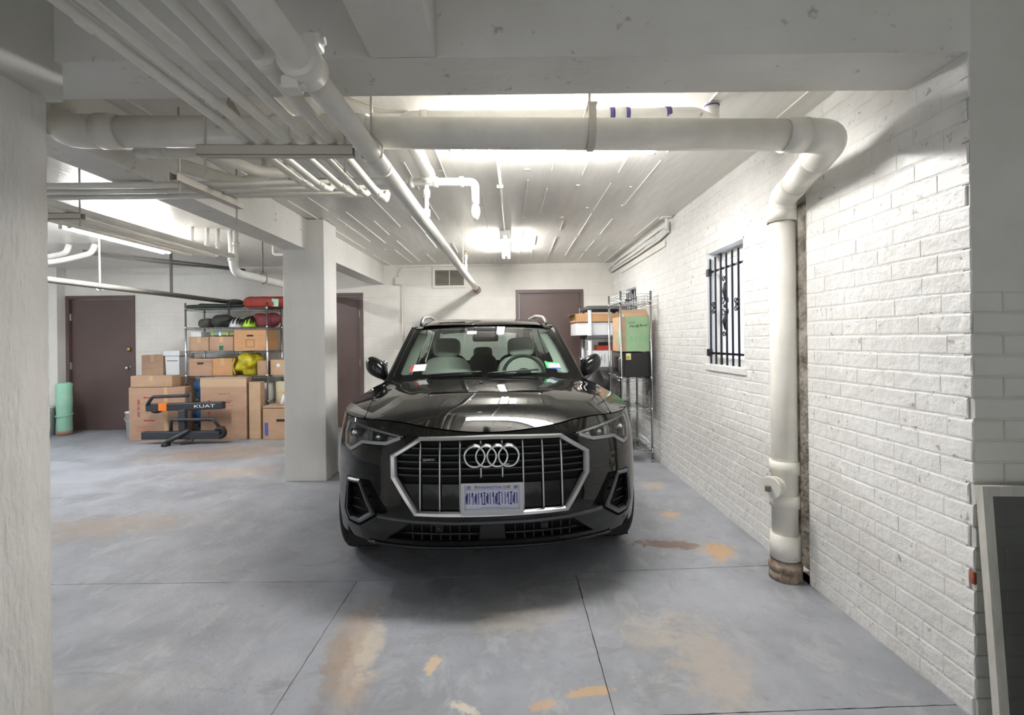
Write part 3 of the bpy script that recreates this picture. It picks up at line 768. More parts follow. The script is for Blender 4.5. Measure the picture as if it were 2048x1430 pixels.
    # headlights
    for s in (-1, 1):
        sp = LAMP if s > 0 else mirror(LAMP)
        hl = thing_child('headlight', car)
        B(surf(toP(sp), [], fm(.055), .04, .02, .02), 'lamp_housing', m_lampdark, hl)
        lp = toP(sp); k = len(lp); vs = [c_fmap(*p) + Vector((0, .002, 0)) for p in lp] + [c_fmap(*p) + Vector((0, .055, 0)) for p in lp]
        B(MB().add(vs, [(i, (i + 1) % k, k + (i + 1) % k, k + i) for i in range(k)], True), 'lamp_wall', m_gloss, hl)
        def on(x, z, d): return Vector((s * x, c_F(x, z) + d, z))
        def strip(pts, w, d, name, m):
            vs = []; K = len(pts)
            for i, (x, z) in enumerate(pts):
                a = Vector(pts[max(i - 1, 0)]); b = Vector(pts[min(i + 1, K - 1)]); t = (b - a).normalized(); nn = Vector((-t.y, t.x)) * w / 2
                for sg, dd in ((1, d), (-1, d), (-1, d + .02), (1, d + .02)): vs.append(on(x + sg * nn.x, z + sg * nn.y, dd))
            B(MB().add(vs, [(4 * i + a, 4 * i + (a + 1) % 4, 4 * i + 4 + (a + 1) % 4, 4 * i + 4 + a) for i in range(K - 1) for a in range(4)] + [(0, 1, 2, 3), (4 * K - 4, 4 * K - 1, 4 * K - 2, 4 * K - 3)]), name, m, hl)
        rs = lambda pts: [p for a, b in zip(pts, pts[1:]) for p in [(a[0] + (b[0] - a[0]) * q / 6, a[1] + (b[1] - a[1]) * q / 6) for q in range(6)]] + [pts[-1]]
        strip(rs([(.462, .838), (.60, .858), (.72, .877), (.812, .889)]), .012, .012, 'upper_trim', m_satin)
        strip(rs([(.478, .832), (.56, .801), (.70, .798), (.745, .768), (.775, .750), (.815, .762), (.826, .83), (.812, .885)]), .016, .010, 'light_guide', m_drl)
        strip(rs([(.665, .868), (.668, .802)]), .007, .012, 'lamp_divider', m_satin)
        strip(rs([(.79, .83), (.785, .775)]), .016, .02, 'amber_reflector', m_amber)
        for cx, cz, wx in ((.745, .835, .05), (.60, .828, .042)):
            c = on(cx, cz, .035)
            B(MB().cbox(c, (wx * 1.6, .02, .046), .008, Matrix.Rotation(s * R(22), 4, 'Z')), 'reflector_cup', m_gloss, hl)
            B(MB().ellipsoid(c + Vector((0, -.012, 0)), (wx * .5, .014, .017), 16, 10), 'projector_lens', m_chrome, hl)
        B(surf(toP(sp), [], fm(.0005), .03, .012, .02), 'lamp_cover', m_lampglass, hl, False)
    # side intakes
    FR = [(.79, .597), (.706, .606), (.612, .434), (.712, .362), (.784, .364), (.812, .41)]
    FI = [(.779, .575), (.716, .582), (.645, .438), (.716, .388), (.771, .388), (.792, .418)]
    for s in (-1, 1):
        sp = INT if s > 0 else mirror(INT)
        it = thing_child('side_intake', car)
        B(surf(toP(sp), [], fm(.08), .05, .03, .03), 'intake_back', m_void, it)
        lp = toP(sp); k = len(lp); vs = [c_fmap(*p) for p in lp] + [c_fmap(*p) + Vector((0, .08, 0)) for p in lp]
        B(MB().add(vs, [(i, (i + 1) % k, k + (i + 1) % k, k + i) for i in range(k)], True), 'intake_wall', m_matt, it)
        A = []; Bq = []
        for i in range(6):
            for q in range(8):
                u = q / 8; A.append([FR[i][c] * (1 - u) + FR[(i + 1) % 6][c] * u for c in (0, 1)]); Bq.append([FI[i][c] * (1 - u) + FI[(i + 1) % 6][c] * u for c in (0, 1)])
        K = len(A); vs = []
        for t, d in ((0, .02), (0, .002), (.35, -.012), (.8, -.008), (1, .008), (1, .05)):
            for a, b in zip(A, Bq):
                x = a[0] + (b[0] - a[0]) * t; z = a[1] + (b[1] - a[1]) * t; vs.append((s * x, c_F(x, z) + d, z))
        B(MB().add(vs, [(q * K + i, q * K + (i + 1) % K, (q + 1) * K + (i + 1) % K, (q + 1) * K + i) for q in range(5) for i in range(K)], False), 'intake_frame', m_greytrim, it)
        for z, xa, xb in ((.54, .735, .785), (.49, .70, .792), (.44, .665, .79), (.565, .665, .70), (.515, .62, .67)):
            pts = [(s * (xa + (xb - xa) * q / 6), c_F(xa + (xb - xa) * q / 6, z) + .03, z) for q in range(7)]
            B(MB().tube(pts, .0045, 6), 'intake_fin', m_gloss, it)
    # blade, lower intake, lip
    bl = [(.60, .430), (.50, .427), (.40, .423), (.2, .419), (0, .418)]; bl = [(-x, z) for x, z in bl] + bl[-2::-1]
    vs = []; K = len(bl)
    for x, z in bl:
        y = c_F(x, z)
        vs += [(x, y + .004, z - .012), (x, y - .010, z - .006), (x, y - .012, z + .006), (x, y + .004, z + .013)]
    B(MB().add(vs, [(4 * i + a, 4 * i + a + 1, 4 * i + 4 + a + 1, 4 * i + 4 + a) for i in range(K - 1) for a in range(3)]), 'bumper_blade', m_greytrim)
    li = thing_child('lower_intake', car)
    B(surf(toP(LOW), [], fm(.07), .05, .03, .03), 'intake_back', m_void, li)
    lp = toP(LOW); k = len(lp); vs = [c_fmap(*p) for p in lp] + [c_fmap(*p) + Vector((0, .07, 0)) for p in lp]
    B(MB().add(vs, [(i, (i + 1) % k, k + (i + 1) % k, k + i) for i in range(k)], True), 'intake_wall', m_matt, li)
    for xa, xb in ((-.46, -.07), (.07, .46)):
        B(MB().tube([(xa + (xb - xa) * q / 10, c_F(xa + (xb - xa) * q / 10, .352) + .02, .352) for q in range(11)], .007, 8), 'intake_fin', m_gloss, li)
        for q in range(1, 8):
            x = xa + (xb - xa) * q / 8
            B(MB().cbox((x, c_F(x, .36) + .04, .36), (.006, .03, .085), .001), 'intake_rib', m_matt, li)
    B(surf(toP([(-.07, .31), (.07, .31), (.06, .405), (-.06, .405)]), [], fm(.012), .05, .03, .03), 'centre_panel', m_matt, li)
    for x in (-.27, .27):
        B(MB().cbox((x, c_F(x, .385) + .018, .385), (.04, .02, .04), .006), 'sensor_mount', m_matt, li)
        B(MB().lathe([(0, .006), (.011, .005), (.013, 0)], 16, Matrix.Translation((x, c_F(x, .385) + .008, .385)) @ Matrix.Rotation(R(90), 4, 'X')), 'parking_sensor', m_gloss, li)
    pts = [(x, c_F(x, .272) - .004, .272) for x in [(-.66 + 1.32 * i / 24) for i in range(25)]]
    B(MB().tube(pts, .009, 10), 'lip', m_gloss)
    # bonnet and fenders
    seam = tab((.2, .69), (.45, .715), (.8, .745), (1.3, .735))
    yr = lambda x: 1.10 + .15 * (x / .735) ** 2
    fr_ = [c_fmap(p, c_ztop(p)) for p in [-PI / 2 + PI * i / 120 for i in range(121)]]
    front = [(p.x, p.y + .004) for p in fr_]
    hood = [p for p in front if abs(p[0]) < seam(p[1]) - .002]
    ys = [hood[-1][1] + .03 + (yr(.735) - hood[-1][1] - .03) * i / 16 for i in range(17)]
    right = [(seam(y) - .002, y) for y in ys]
    rear = [(x, yr(x)) for x in [(.73 - 1.46 * i / 30) for i in range(31)]][1:-1]
    outl = hood + right + rear + [(-x, y) for x, y in right[::-1]]
    B(surf(outl, [], lambda x, y: Vector((x, y, c_hood(x, y))), .025, .03, .03), 'bonnet', m_paint)
    for s in (-1, 1):
        fd = [p for p in front if p[0] > seam(p[1]) + .002]
        yy = [C_YJ + .01 + (1.36 - C_YJ) * i / 14 for i in range(15)]
        outl = fd + [(c_ws(y), y) for y in yy] + [(.70, 1.37), (.70, yr(.735))] + [(seam(y) + .002, y) for y in ys[::-1]]
        B(surf(outl, [], lambda x, y: Vector((s * x, y, c_H(x, y))), .02, .03, .03), 'fender_top', m_paint)
    # body sides in panels, wheel arches cut out
    def circ(cy, r, n=40): return [(cy + r * math.cos(2 * PI * i / n), .345 + r * math.sin(2 * PI * i / n)) for i in range(n)]
    for s in (-1, 1):
        for name, ya, yb in (('front_fender', C_YJ, 1.36), ('front_door', 1.364, 2.44), ('rear_door', 2.444, 3.20), ('rear_quarter', 3.204, 4.02)):
            N_ = 12; zb = .215 if 'door' in name else .23
            outl = [(ya + (yb - ya) * i / N_, zb) for i in range(N_ + 1)] + [(yb + (ya - yb) * i / N_, c_zs(yb + (ya - yb) * i / N_)) for i in range(N_ + 1)]
            hs = []
            for cy in (.82, 3.5):
                if ya < cy + .4 and yb > cy - .4:
                    hs.append([(min(max(y, ya + .002), yb - .002), max(z, zb + .002)) for y, z in circ(cy, .392)])
            B(surf(outl, hs, lambda y, z: Vector((s * c_S(y, z), y, z)), .05, .035, .03), name, m_paint)
        B(MB().cbox((s * .86, 2.16, .22), (.06, 1.9, .05), .015), 'sill', m_matt)
    # tail
    def tail(u, v):
        ph = -PI / 2 + PI * u; z = .26 + (1.06 - .26) * v; a = c_S(4.02, z); q = abs(ph)
        return Vector((math.copysign(a * math.sin(q) ** .7, ph), 4.02 + (.40 + .06 * math.sin(v * PI)) * max(0, math.cos(q)) ** .7, z))
    B(grid(tail, 40, 16), 'tailgate_and_rear_bumper', m_paint)
    # windscreen, pillars, roof
    def wsn(u, v):
        s_ = u; b = Vector((.735 * s_, 1.135 + .15 * s_ * s_, c_H(.735 * s_, 1.135 + .15 * s_ * s_) - .012)); t = Vector((.630 * s_, 1.93 + .09 * s_ * s_, 1.478 - .018 * s_ * s_))
        return b.lerp(t, v) + Vector((0, -.46, .89)) * .025 * 4 * v * (1 - v)
    inner = [(-.93, .13), (-.90, .105), (-.4, .085), (.4, .085), (.90, .105), (.93, .13), (.915, .90), (.88, .945), (.33, .95), (.25, .93), (.20, .80), (.14, .775), (-.14, .775), (-.20, .80), (-.25, .93), (-.33, .95), (-.88, .945), (-.915, .90)]
    B(surf([(-1, 0), (1, 0), (1, 1), (-1, 1)], [], wsn, .08, .06, .08), 'windscreen', m_windglass, fix=False)
    B(surf([(-1, 0), (1, 0), (1, 1), (-1, 1)], [inner], lambda u, v: wsn(u, v) + Vector((0, .006, -.004)), .08, .06, .05), 'windscreen_band', m_gloss)
    for s in (-1, 1):
        def pil(u, v):
            a = wsn(s, v); b = Vector((s * .79, 1.36, 1.03)).lerp(Vector((s * .672, 2.04, 1.462)), v)
            return a.lerp(b, u) + Vector((s * .5, -.4, .5)) * .03 * math.sin(PI * u)
        B(grid(pil, 6, 12), 'windscreen_pillar', m_paint)
    zr = tab((1.9, 1.482), (2.1, 1.520), (2.4, 1.556), (2.8, 1.582), (3.3, 1.578), (3.8, 1.535), (4.1, 1.495))
    wr = tab((1.9, .640), (2.3, .655), (3.2, .65), (4.1, .58))
    def roof(u, v):
        s_ = -1 + 2 * u; ya = 1.93 + .09 * s_ * s_; y = ya + (4.10 - ya) * v
        return Vector((wr(y) * s_, y, zr(y) - .012 * abs(s_) ** 2 - .022 * abs(s_) ** 5))
    B(grid(roof, 24, 24), 'roof', m_paint)
    def sx(y, z): return .79 + (wr(y) + .02 - .79) * (z - 1.035) / .43
    for s in (-1, 1):
        def cant(u, v):
            e = roof(0 if s < 0 else 1, v); y = e.y; b = Vector((s * (wr(y) + .022), y, e.z - .045)); return e.lerp(b, u) + Vector((s, 0, .3)) * .012 * math.sin(PI * u)
        B(grid(cant, 4, 20), 'cant_rail', m_paint)
        pane = lambda pts, nm: B(surf(pts, [], lambda y, z: Vector((s * sx(y, z), y, z)), .1, .1, .1), nm, m_sideglass, fix=False)
        pane([(1.42, 1.045), (2.40, 1.05), (2.40, 1.47), (2.10, 1.46), (1.42, 1.075)], 'side_window'); pane([(2.48, 1.05), (3.18, 1.06), (3.25, 1.46), (2.48, 1.475)], 'side_window'); pane([(3.34, 1.07), (3.85, 1.20), (3.70, 1.44), (3.36, 1.46)], 'side_window')
        for pts in ([(2.40, 1.03), (2.48, 1.03), (2.48, 1.49), (2.40, 1.49)], [(3.18, 1.03), (3.34, 1.05), (3.36, 1.48), (3.25, 1.48)], [(3.34, 1.05), (4.05, 1.06), (4.08, 1.40), (3.70, 1.46), (3.70, 1.44), (3.85, 1.20), (3.34, 1.07)]):
            B(surf(pts, [], lambda y, z: Vector((s * (sx(y, z) + .002), y, z)), .1, .1, .08), 'window_pillar', m_gloss)
        # roof rail
        xr_ = .585; pts = [(s * xr_, 2.02, zr(2.02) - .01), (s * xr_, 2.10, zr(2.1) + .020), (s * xr_, 2.25, zr(2.25) + .028), (s * xr_, 2.8, zr(2.8) + .026), (s * xr_, 3.4, zr(3.4) + .034), (s * xr_, 3.75, zr(3.75) + .025), (s * xr_, 3.9, zr(3.9) - .01)]
        B(MB().tube(pts, .016, 10, .08), 'roof_rail', m_satin)
        # door mirror
        Mm = Matrix.Translation((s * .905, 1.60, 1.125)) @ Matrix.Rotation(s * R(-14), 4, 'Y') @ Matrix.Rotation(s * R(12), 4, 'Z')
        mi = thing_child('door_mirror', car)
        def shape(p): return Vector((p.x * (1 - .25 * (p.z > 0) * p.z / .09) + s * .02 * (p.z / .08), p.y * (1 - .2 * abs(p.x) / .1), p.z + .018 * s * (p.x / .1)))
        B(MB().ellipsoid(Mm.translation, (.098, .075, .078), 24, 16, .72, Mm.to_3x3().to_4x4(), shape), 'mirror_shell', m_gloss, mi)
        B(MB().cbox(Mm.translation + Vector((0, .07, 0)), (.15, .01, .11), .01), 'mirror_glass', m_chrome, mi)
        B(MB().tube([(s * .765, 1.60, 1.015), (s * .82, 1.60, 1.02), (s * .875, 1.60, 1.06)], [.022, .02, .026], 12), 'mirror_arm', m_gloss, mi)
    # cowl and wipers
    def cowl(u, v):
        x = -.72 + 1.44 * u; y = yr(x) - .02 + .075 * v; return Vector((x, y, c_H(x, yr(x)) - .016 - .004 * v))
    B(grid(cowl, 24, 3), 'cowl', m_matt)
    for a, b in (((-.62, .05), (-.05, .075)), ((.02, .055), (.56, .10))):
        pts = [wsn(a[0] + (b[0] - a[0]) * q / 8, a[1] + (b[1] - a[1]) * q / 8) + Vector((0, -.014, .016)) for q in range(9)]
        B(MB().tube(pts, .007, 8), 'wiper', m_matt)
    B(MB().ellipsoid((-.045, .86, c_hood(.045, .86) + .002), (.012, .014, .006), 10, 6), 'washer_nozzle', m_gloss)
    # stickers behind the screen
    def sticker(u0, u1, v0, v1, m, name, d=.004):
        q = [wsn(u, v) + Vector((0, d, -d * .5)) for u, v in ((u0, v0), (u1, v0), (u1, v1), (u0, v1))]
        B(MB().add(q, [(0, 1, 2, 3)]), name, m, fix=False)
    sticker(-.80, -.66, .14, .24, m_sticker_w, 'inspection_sticker', -.002); sticker(-.83, -.80, .13, .24, m_sticker_r, 'inspection_sticker', -.002)
    sticker(.70, .84, .16, .23, m_sticker_w, 'parking_sticker', -.002); sticker(.67, .70, .15, .26, m_sticker_g, 'parking_sticker', -.002); sticker(.70, .84, .145, .165, m_sticker_b, 'parking_sticker', -.002); sticker(.70, .83, .23, .25, m_sticker_g, 'parking_sticker', -.002)
    sticker(-.24, -.11, .78, .86, m_sticker_w, 'toll_tag', -.002)
    # cabin
    B(MB().box(-.74, .74, 1.3, 4.15, .34, .40), 'cabin_floor', m_cabin)
    B(MB().box(-.80, .80, .30, 4.2, .20, .335), 'underbody_light_block', m_void)  # plain dark box under the car, added to block light
    B(MB().cbox((0, .98, .72), (1.36, .72, .46), .05), 'engine_block_cover', m_void)
    def dash(u, v):
        x = -.72 + 1.44 * u; a = PI * v * .6
        return Vector((x, 1.32 + .42 * v, 1.0 + .045 * math.sin(PI * min(1, v * 1.2)) + .03 * smst((.22 - abs(x - .36)) / .1) * smst((v - .5) / .3) - .25 * max(0, v - .85)))
    B(grid(dash, 30, 12), 'dashboard', m_cabin)
    B(MB().box(-.72, .72, 1.70, 1.76, .4, 1.0), 'dashboard_front', m_cabin)
    Ms = Matrix.Translation((.35, 1.83, 1.03)) @ Matrix.Rotation(R(66), 4, 'X')
    vs = []
    for i in range(36):
        for j in range(8):
            a, b = 2 * PI * i / 36, 2 * PI * j / 8; rr = .183 + .015 * math.cos(b); vs.append(Ms @ Vector((rr * math.cos(a), rr * math.sin(a), .015 * math.sin(b))))
    wh = MB().add(vs, [(i * 8 + j, ((i + 1) % 36) * 8 + j, ((i + 1) % 36) * 8 + (j + 1) % 8, i * 8 + (j + 1) % 8) for i in range(36) for j in range(8)], True)
    for a in (0, PI, -PI / 2): wh.tube([Ms @ Vector((0, 0, -.02)), Ms @ Vector((.18 * math.cos(a), .18 * math.sin(a), 0))], .015, 6)
    wh.ellipsoid(Ms.translation, (.075, .03, .06), 14, 8); B(wh, 'steering_wheel', m_matt)
    for x in (-.37, .37):
        st = thing_child('front_seat', car)
        B(MB().ellipsoid((x, 2.02, .60), (.26, .27, .10), 20, 12, .6), 'seat_cushion', m_seat, st)
        B(MB().ellipsoid((x, 2.25, .90), (.25, .09, .29), 24, 16, .6, Matrix.Rotation(R(-10), 4, 'X')), 'seat_back', m_seat, st)
        B(MB().ellipsoid((x, 2.32, 1.275), (.135, .055, .095), 20, 12, .55, Matrix.Rotation(R(-6), 4, 'X')), 'headrest', m_seat, st)
        for d in (-.06, .06): B(MB().tube([(x + d, 2.30, 1.12), (x + d, 2.32, 1.22)], .007, 8), 'headrest_post', m_chrome, st)
    rs_ = thing_child('rear_bench', car)
    B(MB().ellipsoid((0, 3.05, .58), (.62, .26, .12), 24, 10, .5), 'seat_cushion', m_cabin, rs_)
    for x, w in ((-.42, .24), (0, .18), (.42, .24)):
        B(MB().ellipsoid((x, 3.32, .90), (w, .08, .28), 20, 12, .55), 'seat_back', m_cabin, rs_)
        B(MB().ellipsoid((x, 3.36, 1.19), (.115, .05, .075), 16, 10, .55), 'headrest', m_cabin, rs_)
    for s in (-1, 1):
        B(grid(lambda u, v: wsn(s * (.99 - .16 * u), .04 + .93 * v) + Vector((0, .03 + .05 * u, -.02 - .03 * u)), 3, 12), 'pillar_trim', m_trim)
    B(grid(lambda u, v: roof(.04 + .92 * u, .01 + .97 * v) + Vector((0, .02, -.045)), 12, 12), 'headliner', m_trim)
    B(MB().cbox((.01, 1.99, 1.365), (.24, .03, .065), .02), 'rear_view_mirror', m_gloss)
    B(MB().tube([(.0, 1.93, 1.43), (.005, 1.98, 1.385)], .014, 8), 'mirror_stalk', m_matt)
    B(MB().cbox((0, 1.88, 1.415), (.20, .12, .04), .015, Matrix.Rotation(R(-27), 4, 'X')), 'camera_housing', m_matt)
    def rw(u, v):
        x = (-1 + 2 * u); return Vector((x * (.66 - .10 * v), 4.40 - .30 * v - .05 * x * x, 1.06 + .41 * v))
    B(grid(rw, 8, 4), 'rear_window', m_sideglass, fix=False)
    for s in (-1, 1):
        B(grid(lambda u, v: Vector((s * (.66 - .10 * v + .11 * u * (1 - v * .5)), 4.35 - .30 * v - .25 * u, 1.06 + .41 * v)), 3, 6), 'rear_pillar', m_paint)
    # wheels
    for x in (-.79, .79):
        for y in (.82, 3.5):
            wl = thing_child('wheel', car); s = math.copysign(1, x)
            Mw = Matrix.Translation((x, y, .345)) @ Matrix.Rotation(R(90) * s, 4, 'Y')
            prof = [(.235, -.105), (.29, -.118), (.325, -.116), (.340, -.100)]
            for zz in (-.066, -.022, .022, .066): prof += [(.345, zz - .009), (.336, zz - .006), (.336, zz + .006), (.345, zz + .009)]
            prof += [(.340, .100), (.325, .116), (.29, .118), (.235, .105), (.232, .0), (.235, -.105)]
            B(MB().lathe(prof, 48, Mw), 'tyre', m_tyre, wl)
            rim_ = MB().lathe([(.236, -.1), (.238, .09), (.225, .095), (.20, .06), (.20, -.1)], 40, Mw)
            for k in range(5):
                a = 2 * PI * k / 5
                for d in (-.12, .12): rim_.tube([Mw @ Vector((.03 * math.cos(a), .03 * math.sin(a), .07)), Mw @ Vector((.21 * math.cos(a + d), .21 * math.sin(a + d), .08))], .014, 6)
            rim_.lathe([(0, .085), (.05, .08), (.06, .05), (.0, .05)], 16, Mw); B(rim_, 'rim', m_rim, wl)
            B(MB().lathe([(0, .0), (.15, .0), (.15, -.02), (0, -.02)], 24, Mw), 'brake_disc', m_darksteel, wl)
    for s in (-1, 1):
        for y in (.82, 3.5):
            mb = MB(); vs = []
            for i in range(21):
                a = PI * i / 20 * 1.1 - .05 * PI
                vs += [(s * .62, y + .40 * math.cos(a), .345 + .40 * math.sin(a)), (s * .76, y + .40 * math.cos(a), .345 + .40 * math.sin(a))]
            mb.add(vs, [(2 * i, 2 * i + 1, 2 * i + 3, 2 * i + 2) for i in range(20)], True); B(mb, 'arch_liner', m_matt)
    return car
def thing_child(name, parent):
    o = bpy.data.objects.new(name, None); COL.objects.link(o); o.parent = parent; o.empty_display_size = 0.05; return o
build_car()

# ------------------------------------------------------------------ fluorescent fixtures
def fixture(c, along, label, m=None, length=1.22):
    """ceiling batten about c (c.z = underside of the body)"""
    t = thing('fluorescent_light', label, 'light', c, 0 if along == 'x' else R(90), group='fluorescent fixtures')
    hb = min(0.063, ZC - 0.002 - c[2])
    MB().cbox((0, 0, hb / 2), (length, 0.11, hb), 0.006).build('light_body', m_fixture, t)
    if ZC - c[2] > 0.07:
        for e in (-0.4, 0.4): MB().tube([(e * length, 0, hb), (e * length, 0, ZC - c[2] - 0.002)], 0.008, 8).build('stem', m_fixture, t)
    for s in (-1, 1):
        MB().tube([(-length / 2 + 0.02, s * 0.036, -0.022), (length / 2 - 0.02, s * 0.036, -0.022)], 0.0155, 14).build('lamp_tube', m or m_tube, t)
        for e in (-1, 1):
            MB().cbox((e * (length / 2 - 0.008), s * 0.036, -0.018), (0.016, 0.036, 0.044), 0.004).build('lamp_holder', m_cap, t)
    return t
fixture((0.26, 2.74, 2.475), 'x', 'long bright tube light just behind the big drain pipe')
fixture((-0.05, 5.68, 2.475), 'y', 'twin tube light mounted end on above the car roof')
fixture((-3.90, 4.72, 2.405), 'y', 'tube light beside the pipe bundle in the left bay')
fixture((-6.3, 4.6, 2.475), 'y', 'bluish tube light at the far left', m_tubecool)

# ------------------------------------------------------------------ pipes
def pipe(name, label, pts, r, m=m_pipe, fillet=0.0, part='pipe_run', cat='pipe', group=None, seg=18):
    t = thing(name, label, cat, (0, 0, 0), group=group); MB().tube(pts, r, seg, fillet).build(part, m, t); return t
def collar(t, a, b, r, name='coupling', m=m_pipe, seg=18):
    MB().tube([a, b], r, seg).build(name, m, t)
def along(a, b, u): return tuple(a[i] + (b[i] - a[i]) * u for i in range(3))
# big drain: across under the cross beam, down the brick wall
dp = thing('drain_pipe', 'thick cream drain pipe crossing overhead and dropping down the brick wall', 'pipe')
DL, DR = (-1.74, 2.05, 2.272), (1.28, 2.05, 2.222)
MB().tube([DL, DR], 0.066, 28).build('pipe_run', m_pipe, dp)
MB().tube([DR, (1.425, 2.055, 2.215), (1.425, 2.19, 2.16)], 0.071, 28, 0.12, fs=10).build('elbow', m_pipe, dp)
MB().tube([(1.425, 2.17, 2.168), (1.50, 2.50, 2.135)], 0.066, 28).build('pipe_run', m_pipe, dp)
MB().tube([(1.488, 2.44, 2.141), (1.515, 2.60, 2.115), (1.518, 2.62, 2.02), (1.518, 2.62, 1.98)], 0.070, 28, 0.10, fs=10).build('elbow', m_pipe, dp)
MB().tube([(1.518, 2.62, 2.0), (1.518, 2.62, 0.10)], 0.066, 28).build('pipe_run', m_pipe, dp)
collar(dp, (1.20, 2.05, 2.2235), (1.29, 2.05, 2.2215), 0.074, seg=28); collar(dp, (1.518, 2.62, 2.06), (1.518, 2.62, 1.98), 0.075, seg=28)
collar(dp, (1.518, 2.62, 0.655), (1.518, 2.62, 0.585), 0.075, seg=28); collar(dp, (1.518, 2.62, 0.47), (1.518, 2.62, 0.40), 0.075, seg=28)
collar(dp, (1.518, 2.62, 0.25), (1.518, 2.62, 0.115), 0.076, seg=28)
MB().lathe([(0.068, 0.0), (0.084, 0.0), (0.082, 0.04), (0.07, 0.05), (0.085, 0.055), (0.085, 0.085), (0.072, 0.10), (0.076, 0.11)], 28, Matrix.Translation((1.518, 2.62, 0.0))).build('rusty_base', m_rust, dp)
cl = MB().tube([(1.49, 2.62, 0.52), (1.415, 2.56, 0.525)], 0.052, 20); cl.tube([(1.42, 2.564, 0.525), (1.385, 2.536, 0.527)], 0.058, 12); cl.build('cleanout', m_pipe, dp)
MB().cbox((1.374, 2.527, 0.527), (0.024, 0.024, 0.03), 0.003, Matrix.Rotation(R(38), 4, 'Z')).build('cleanout_plug', m_greypipe, dp)
MB().tube([DL, (-1.93, 2.05, 2.276), (-2.02, 2.10, 2.36), (-2.05, 2.16, 2.54)], 0.070, 28, 0.10, fs=10).build('elbow', m_pipe, dp)
collar(dp, (-1.78, 2.05, 2.273), (-1.68, 2.05, 2.271), 0.074, seg=28)
for x, w in ((-1.02, 0.09), (-0.80, 0.12), (-0.66, 0.05)): collar(dp, (x, 2.05, 2.26), (x + w, 2.05, 2.2585), 0.0725, seg=28)
for px, nm in ((0.355, 'strap'),):
    mb = MB(); z0 = 2.238
    vs = []
    for i in range(29):
        a = -PI * 0.08 - PI * 0.84 * i / 28
        for xx, rr in ((-0.016, 0.068), (0.016, 0.068), (0.016, 0.073), (-0.016, 0.073)): vs.append((px + xx, 2.05 + rr * math.cos(a), z0 + rr * math.sin(a)))
    mb.add(vs, [(4 * i + k, 4 * i + (k + 1) % 4, 4 * i + 4 + (k + 1) % 4, 4 * i + 4 + k) for i in range(28) for k in range(4)])
    for s in (-1, 1): mb.box(px - 0.016, px + 0.016, 2.05 + s * 0.0705 - 0.0025, 2.05 + s * 0.0705 + 0.0025, z0 - 0.02, z0 + 0.10)
    mb.box(px - 0.02, px + 0.02, 1.975, 2.125, z0 + 0.095, z0 + 0.105); mb.cbox((px, 2.05, z0 + 0.12), (0.028, 0.028, 0.03), 0.003)
    mb.tube([(px, 2.05, z0 + 0.13), (px, 2.05, ZC)], 0.006, 8); mb.build('clevis_hanger', m_rod, dp)
mb = MB(); px = -1.22
for s in (-1, 1): mb.box(px - 0.014, px + 0.014, 2.05 + s * 0.072 - 0.002, 2.05 + s * 0.072 + 0.002, 2.25, 2.36)
mb.add([(px - 0.016, 1.978, 2.36), (px + 0.016, 1.978, 2.36), (px + 0.016, 2.05, 2.40), (px - 0.016, 2.05, 2.40), (px + 0.016, 2.122, 2.36), (px - 0.016, 2.122, 2.36)], [(0, 1, 2, 3), (3, 2, 4, 5)]); mb.tube([(px, 2.05, 2.38), (px, 2.05, ZC)], 0.006, 8); mb.build('clevis_hanger', m_rod, dp)

# white vent pipe with purple primer bands above the drain
vp = thing('vent_pipe', 'white plastic pipe with purple primer rings above the big drain pipe', 'pipe')
MB().tube([(-0.535, 3.06, 2.435), (-0.53, 2.36, 2.452), (0.92, 2.33, 2.440), (0.965, 2.33, 2.42), (0.985, 2.24, 2.34), (0.99, 2.12, 2.27)], 0.0445, 22, 0.07, fs=8).build('pipe_run', m_pvc, vp)
for x0, w, m in ((0.50, 0.022, m_purple), (0.522, 0.055, m_pvc), (0.577, 0.020, m_purple), (0.775, 0.025, m_purple)): collar(vp, (x0, 2.334, 2.444), (x0 + w, 2.334, 2.4435), 0.0465 + (0.002 if m is m_pvc else 0), 'primer_band' if m is m_purple else 'coupling', m)
collar(vp, (-0.44, 2.355, 2.4515), (-0.40, 2.354, 2.451), 0.0485)
collar(vp, (-0.534, 3.02, 2.436), (-0.535, 3.11, 2.434), 0.049)
st = pipe('vent_stub', 'short white plastic riser with a purple ring right of the strap', [(1.04, 2.40, ZC), (1.04, 2.40, 2.42), (1.03, 2.30, 2.32), (1.02, 2.10, 2.25)], 0.036, m_pvc, 0.05)
collar(st, (1.04, 2.40, ZC - 0.012), (1.04, 2.40, ZC - 0.02), 0.038, 'primer_band', m_purple); collar(st, (1.04, 2.40, 2.43), (1.04, 2.40, 2.38), 0.040)

# fire main running to the back wall
fm_ = thing('sprinkler_main', 'long cream pipe running diagonally overhead to the back wall', 'pipe')
SA, SB = (-0.603, 0.0, 2.138), (-0.512, YB, 2.133)
MB().tube([SA, SB], 0.040, 24).build('pipe_run', m_pipe, fm_)
mb = MB(); P0 = along(SA, SB, 1.30 / YB); P1 = along(SA, SB, 1.385 / YB)
mb.tube([P0, P1], 0.058, 24)
for s in (-1, 1):
    q = along(SA, SB, 1.343 / YB); mb.cbox((q[0] + s * 0.03, q[1], q[2] + s * 0.060), (0.05, 0.05, 0.04), 0.008); mb.tube([(q[0] + s * 0.03 - 0.035, q[1], q[2] + s * 0.066), (q[0] + s * 0.03 + 0.035, q[1], q[2] + s * 0.066)], 0.011, 8)
mb.build('grooved_coupling', m_pipe, fm_)
for u in (0.29, 0.655): collar(fm_, along(SA, SB, u), along(SA, SB, u + 0.004), 0.0415)
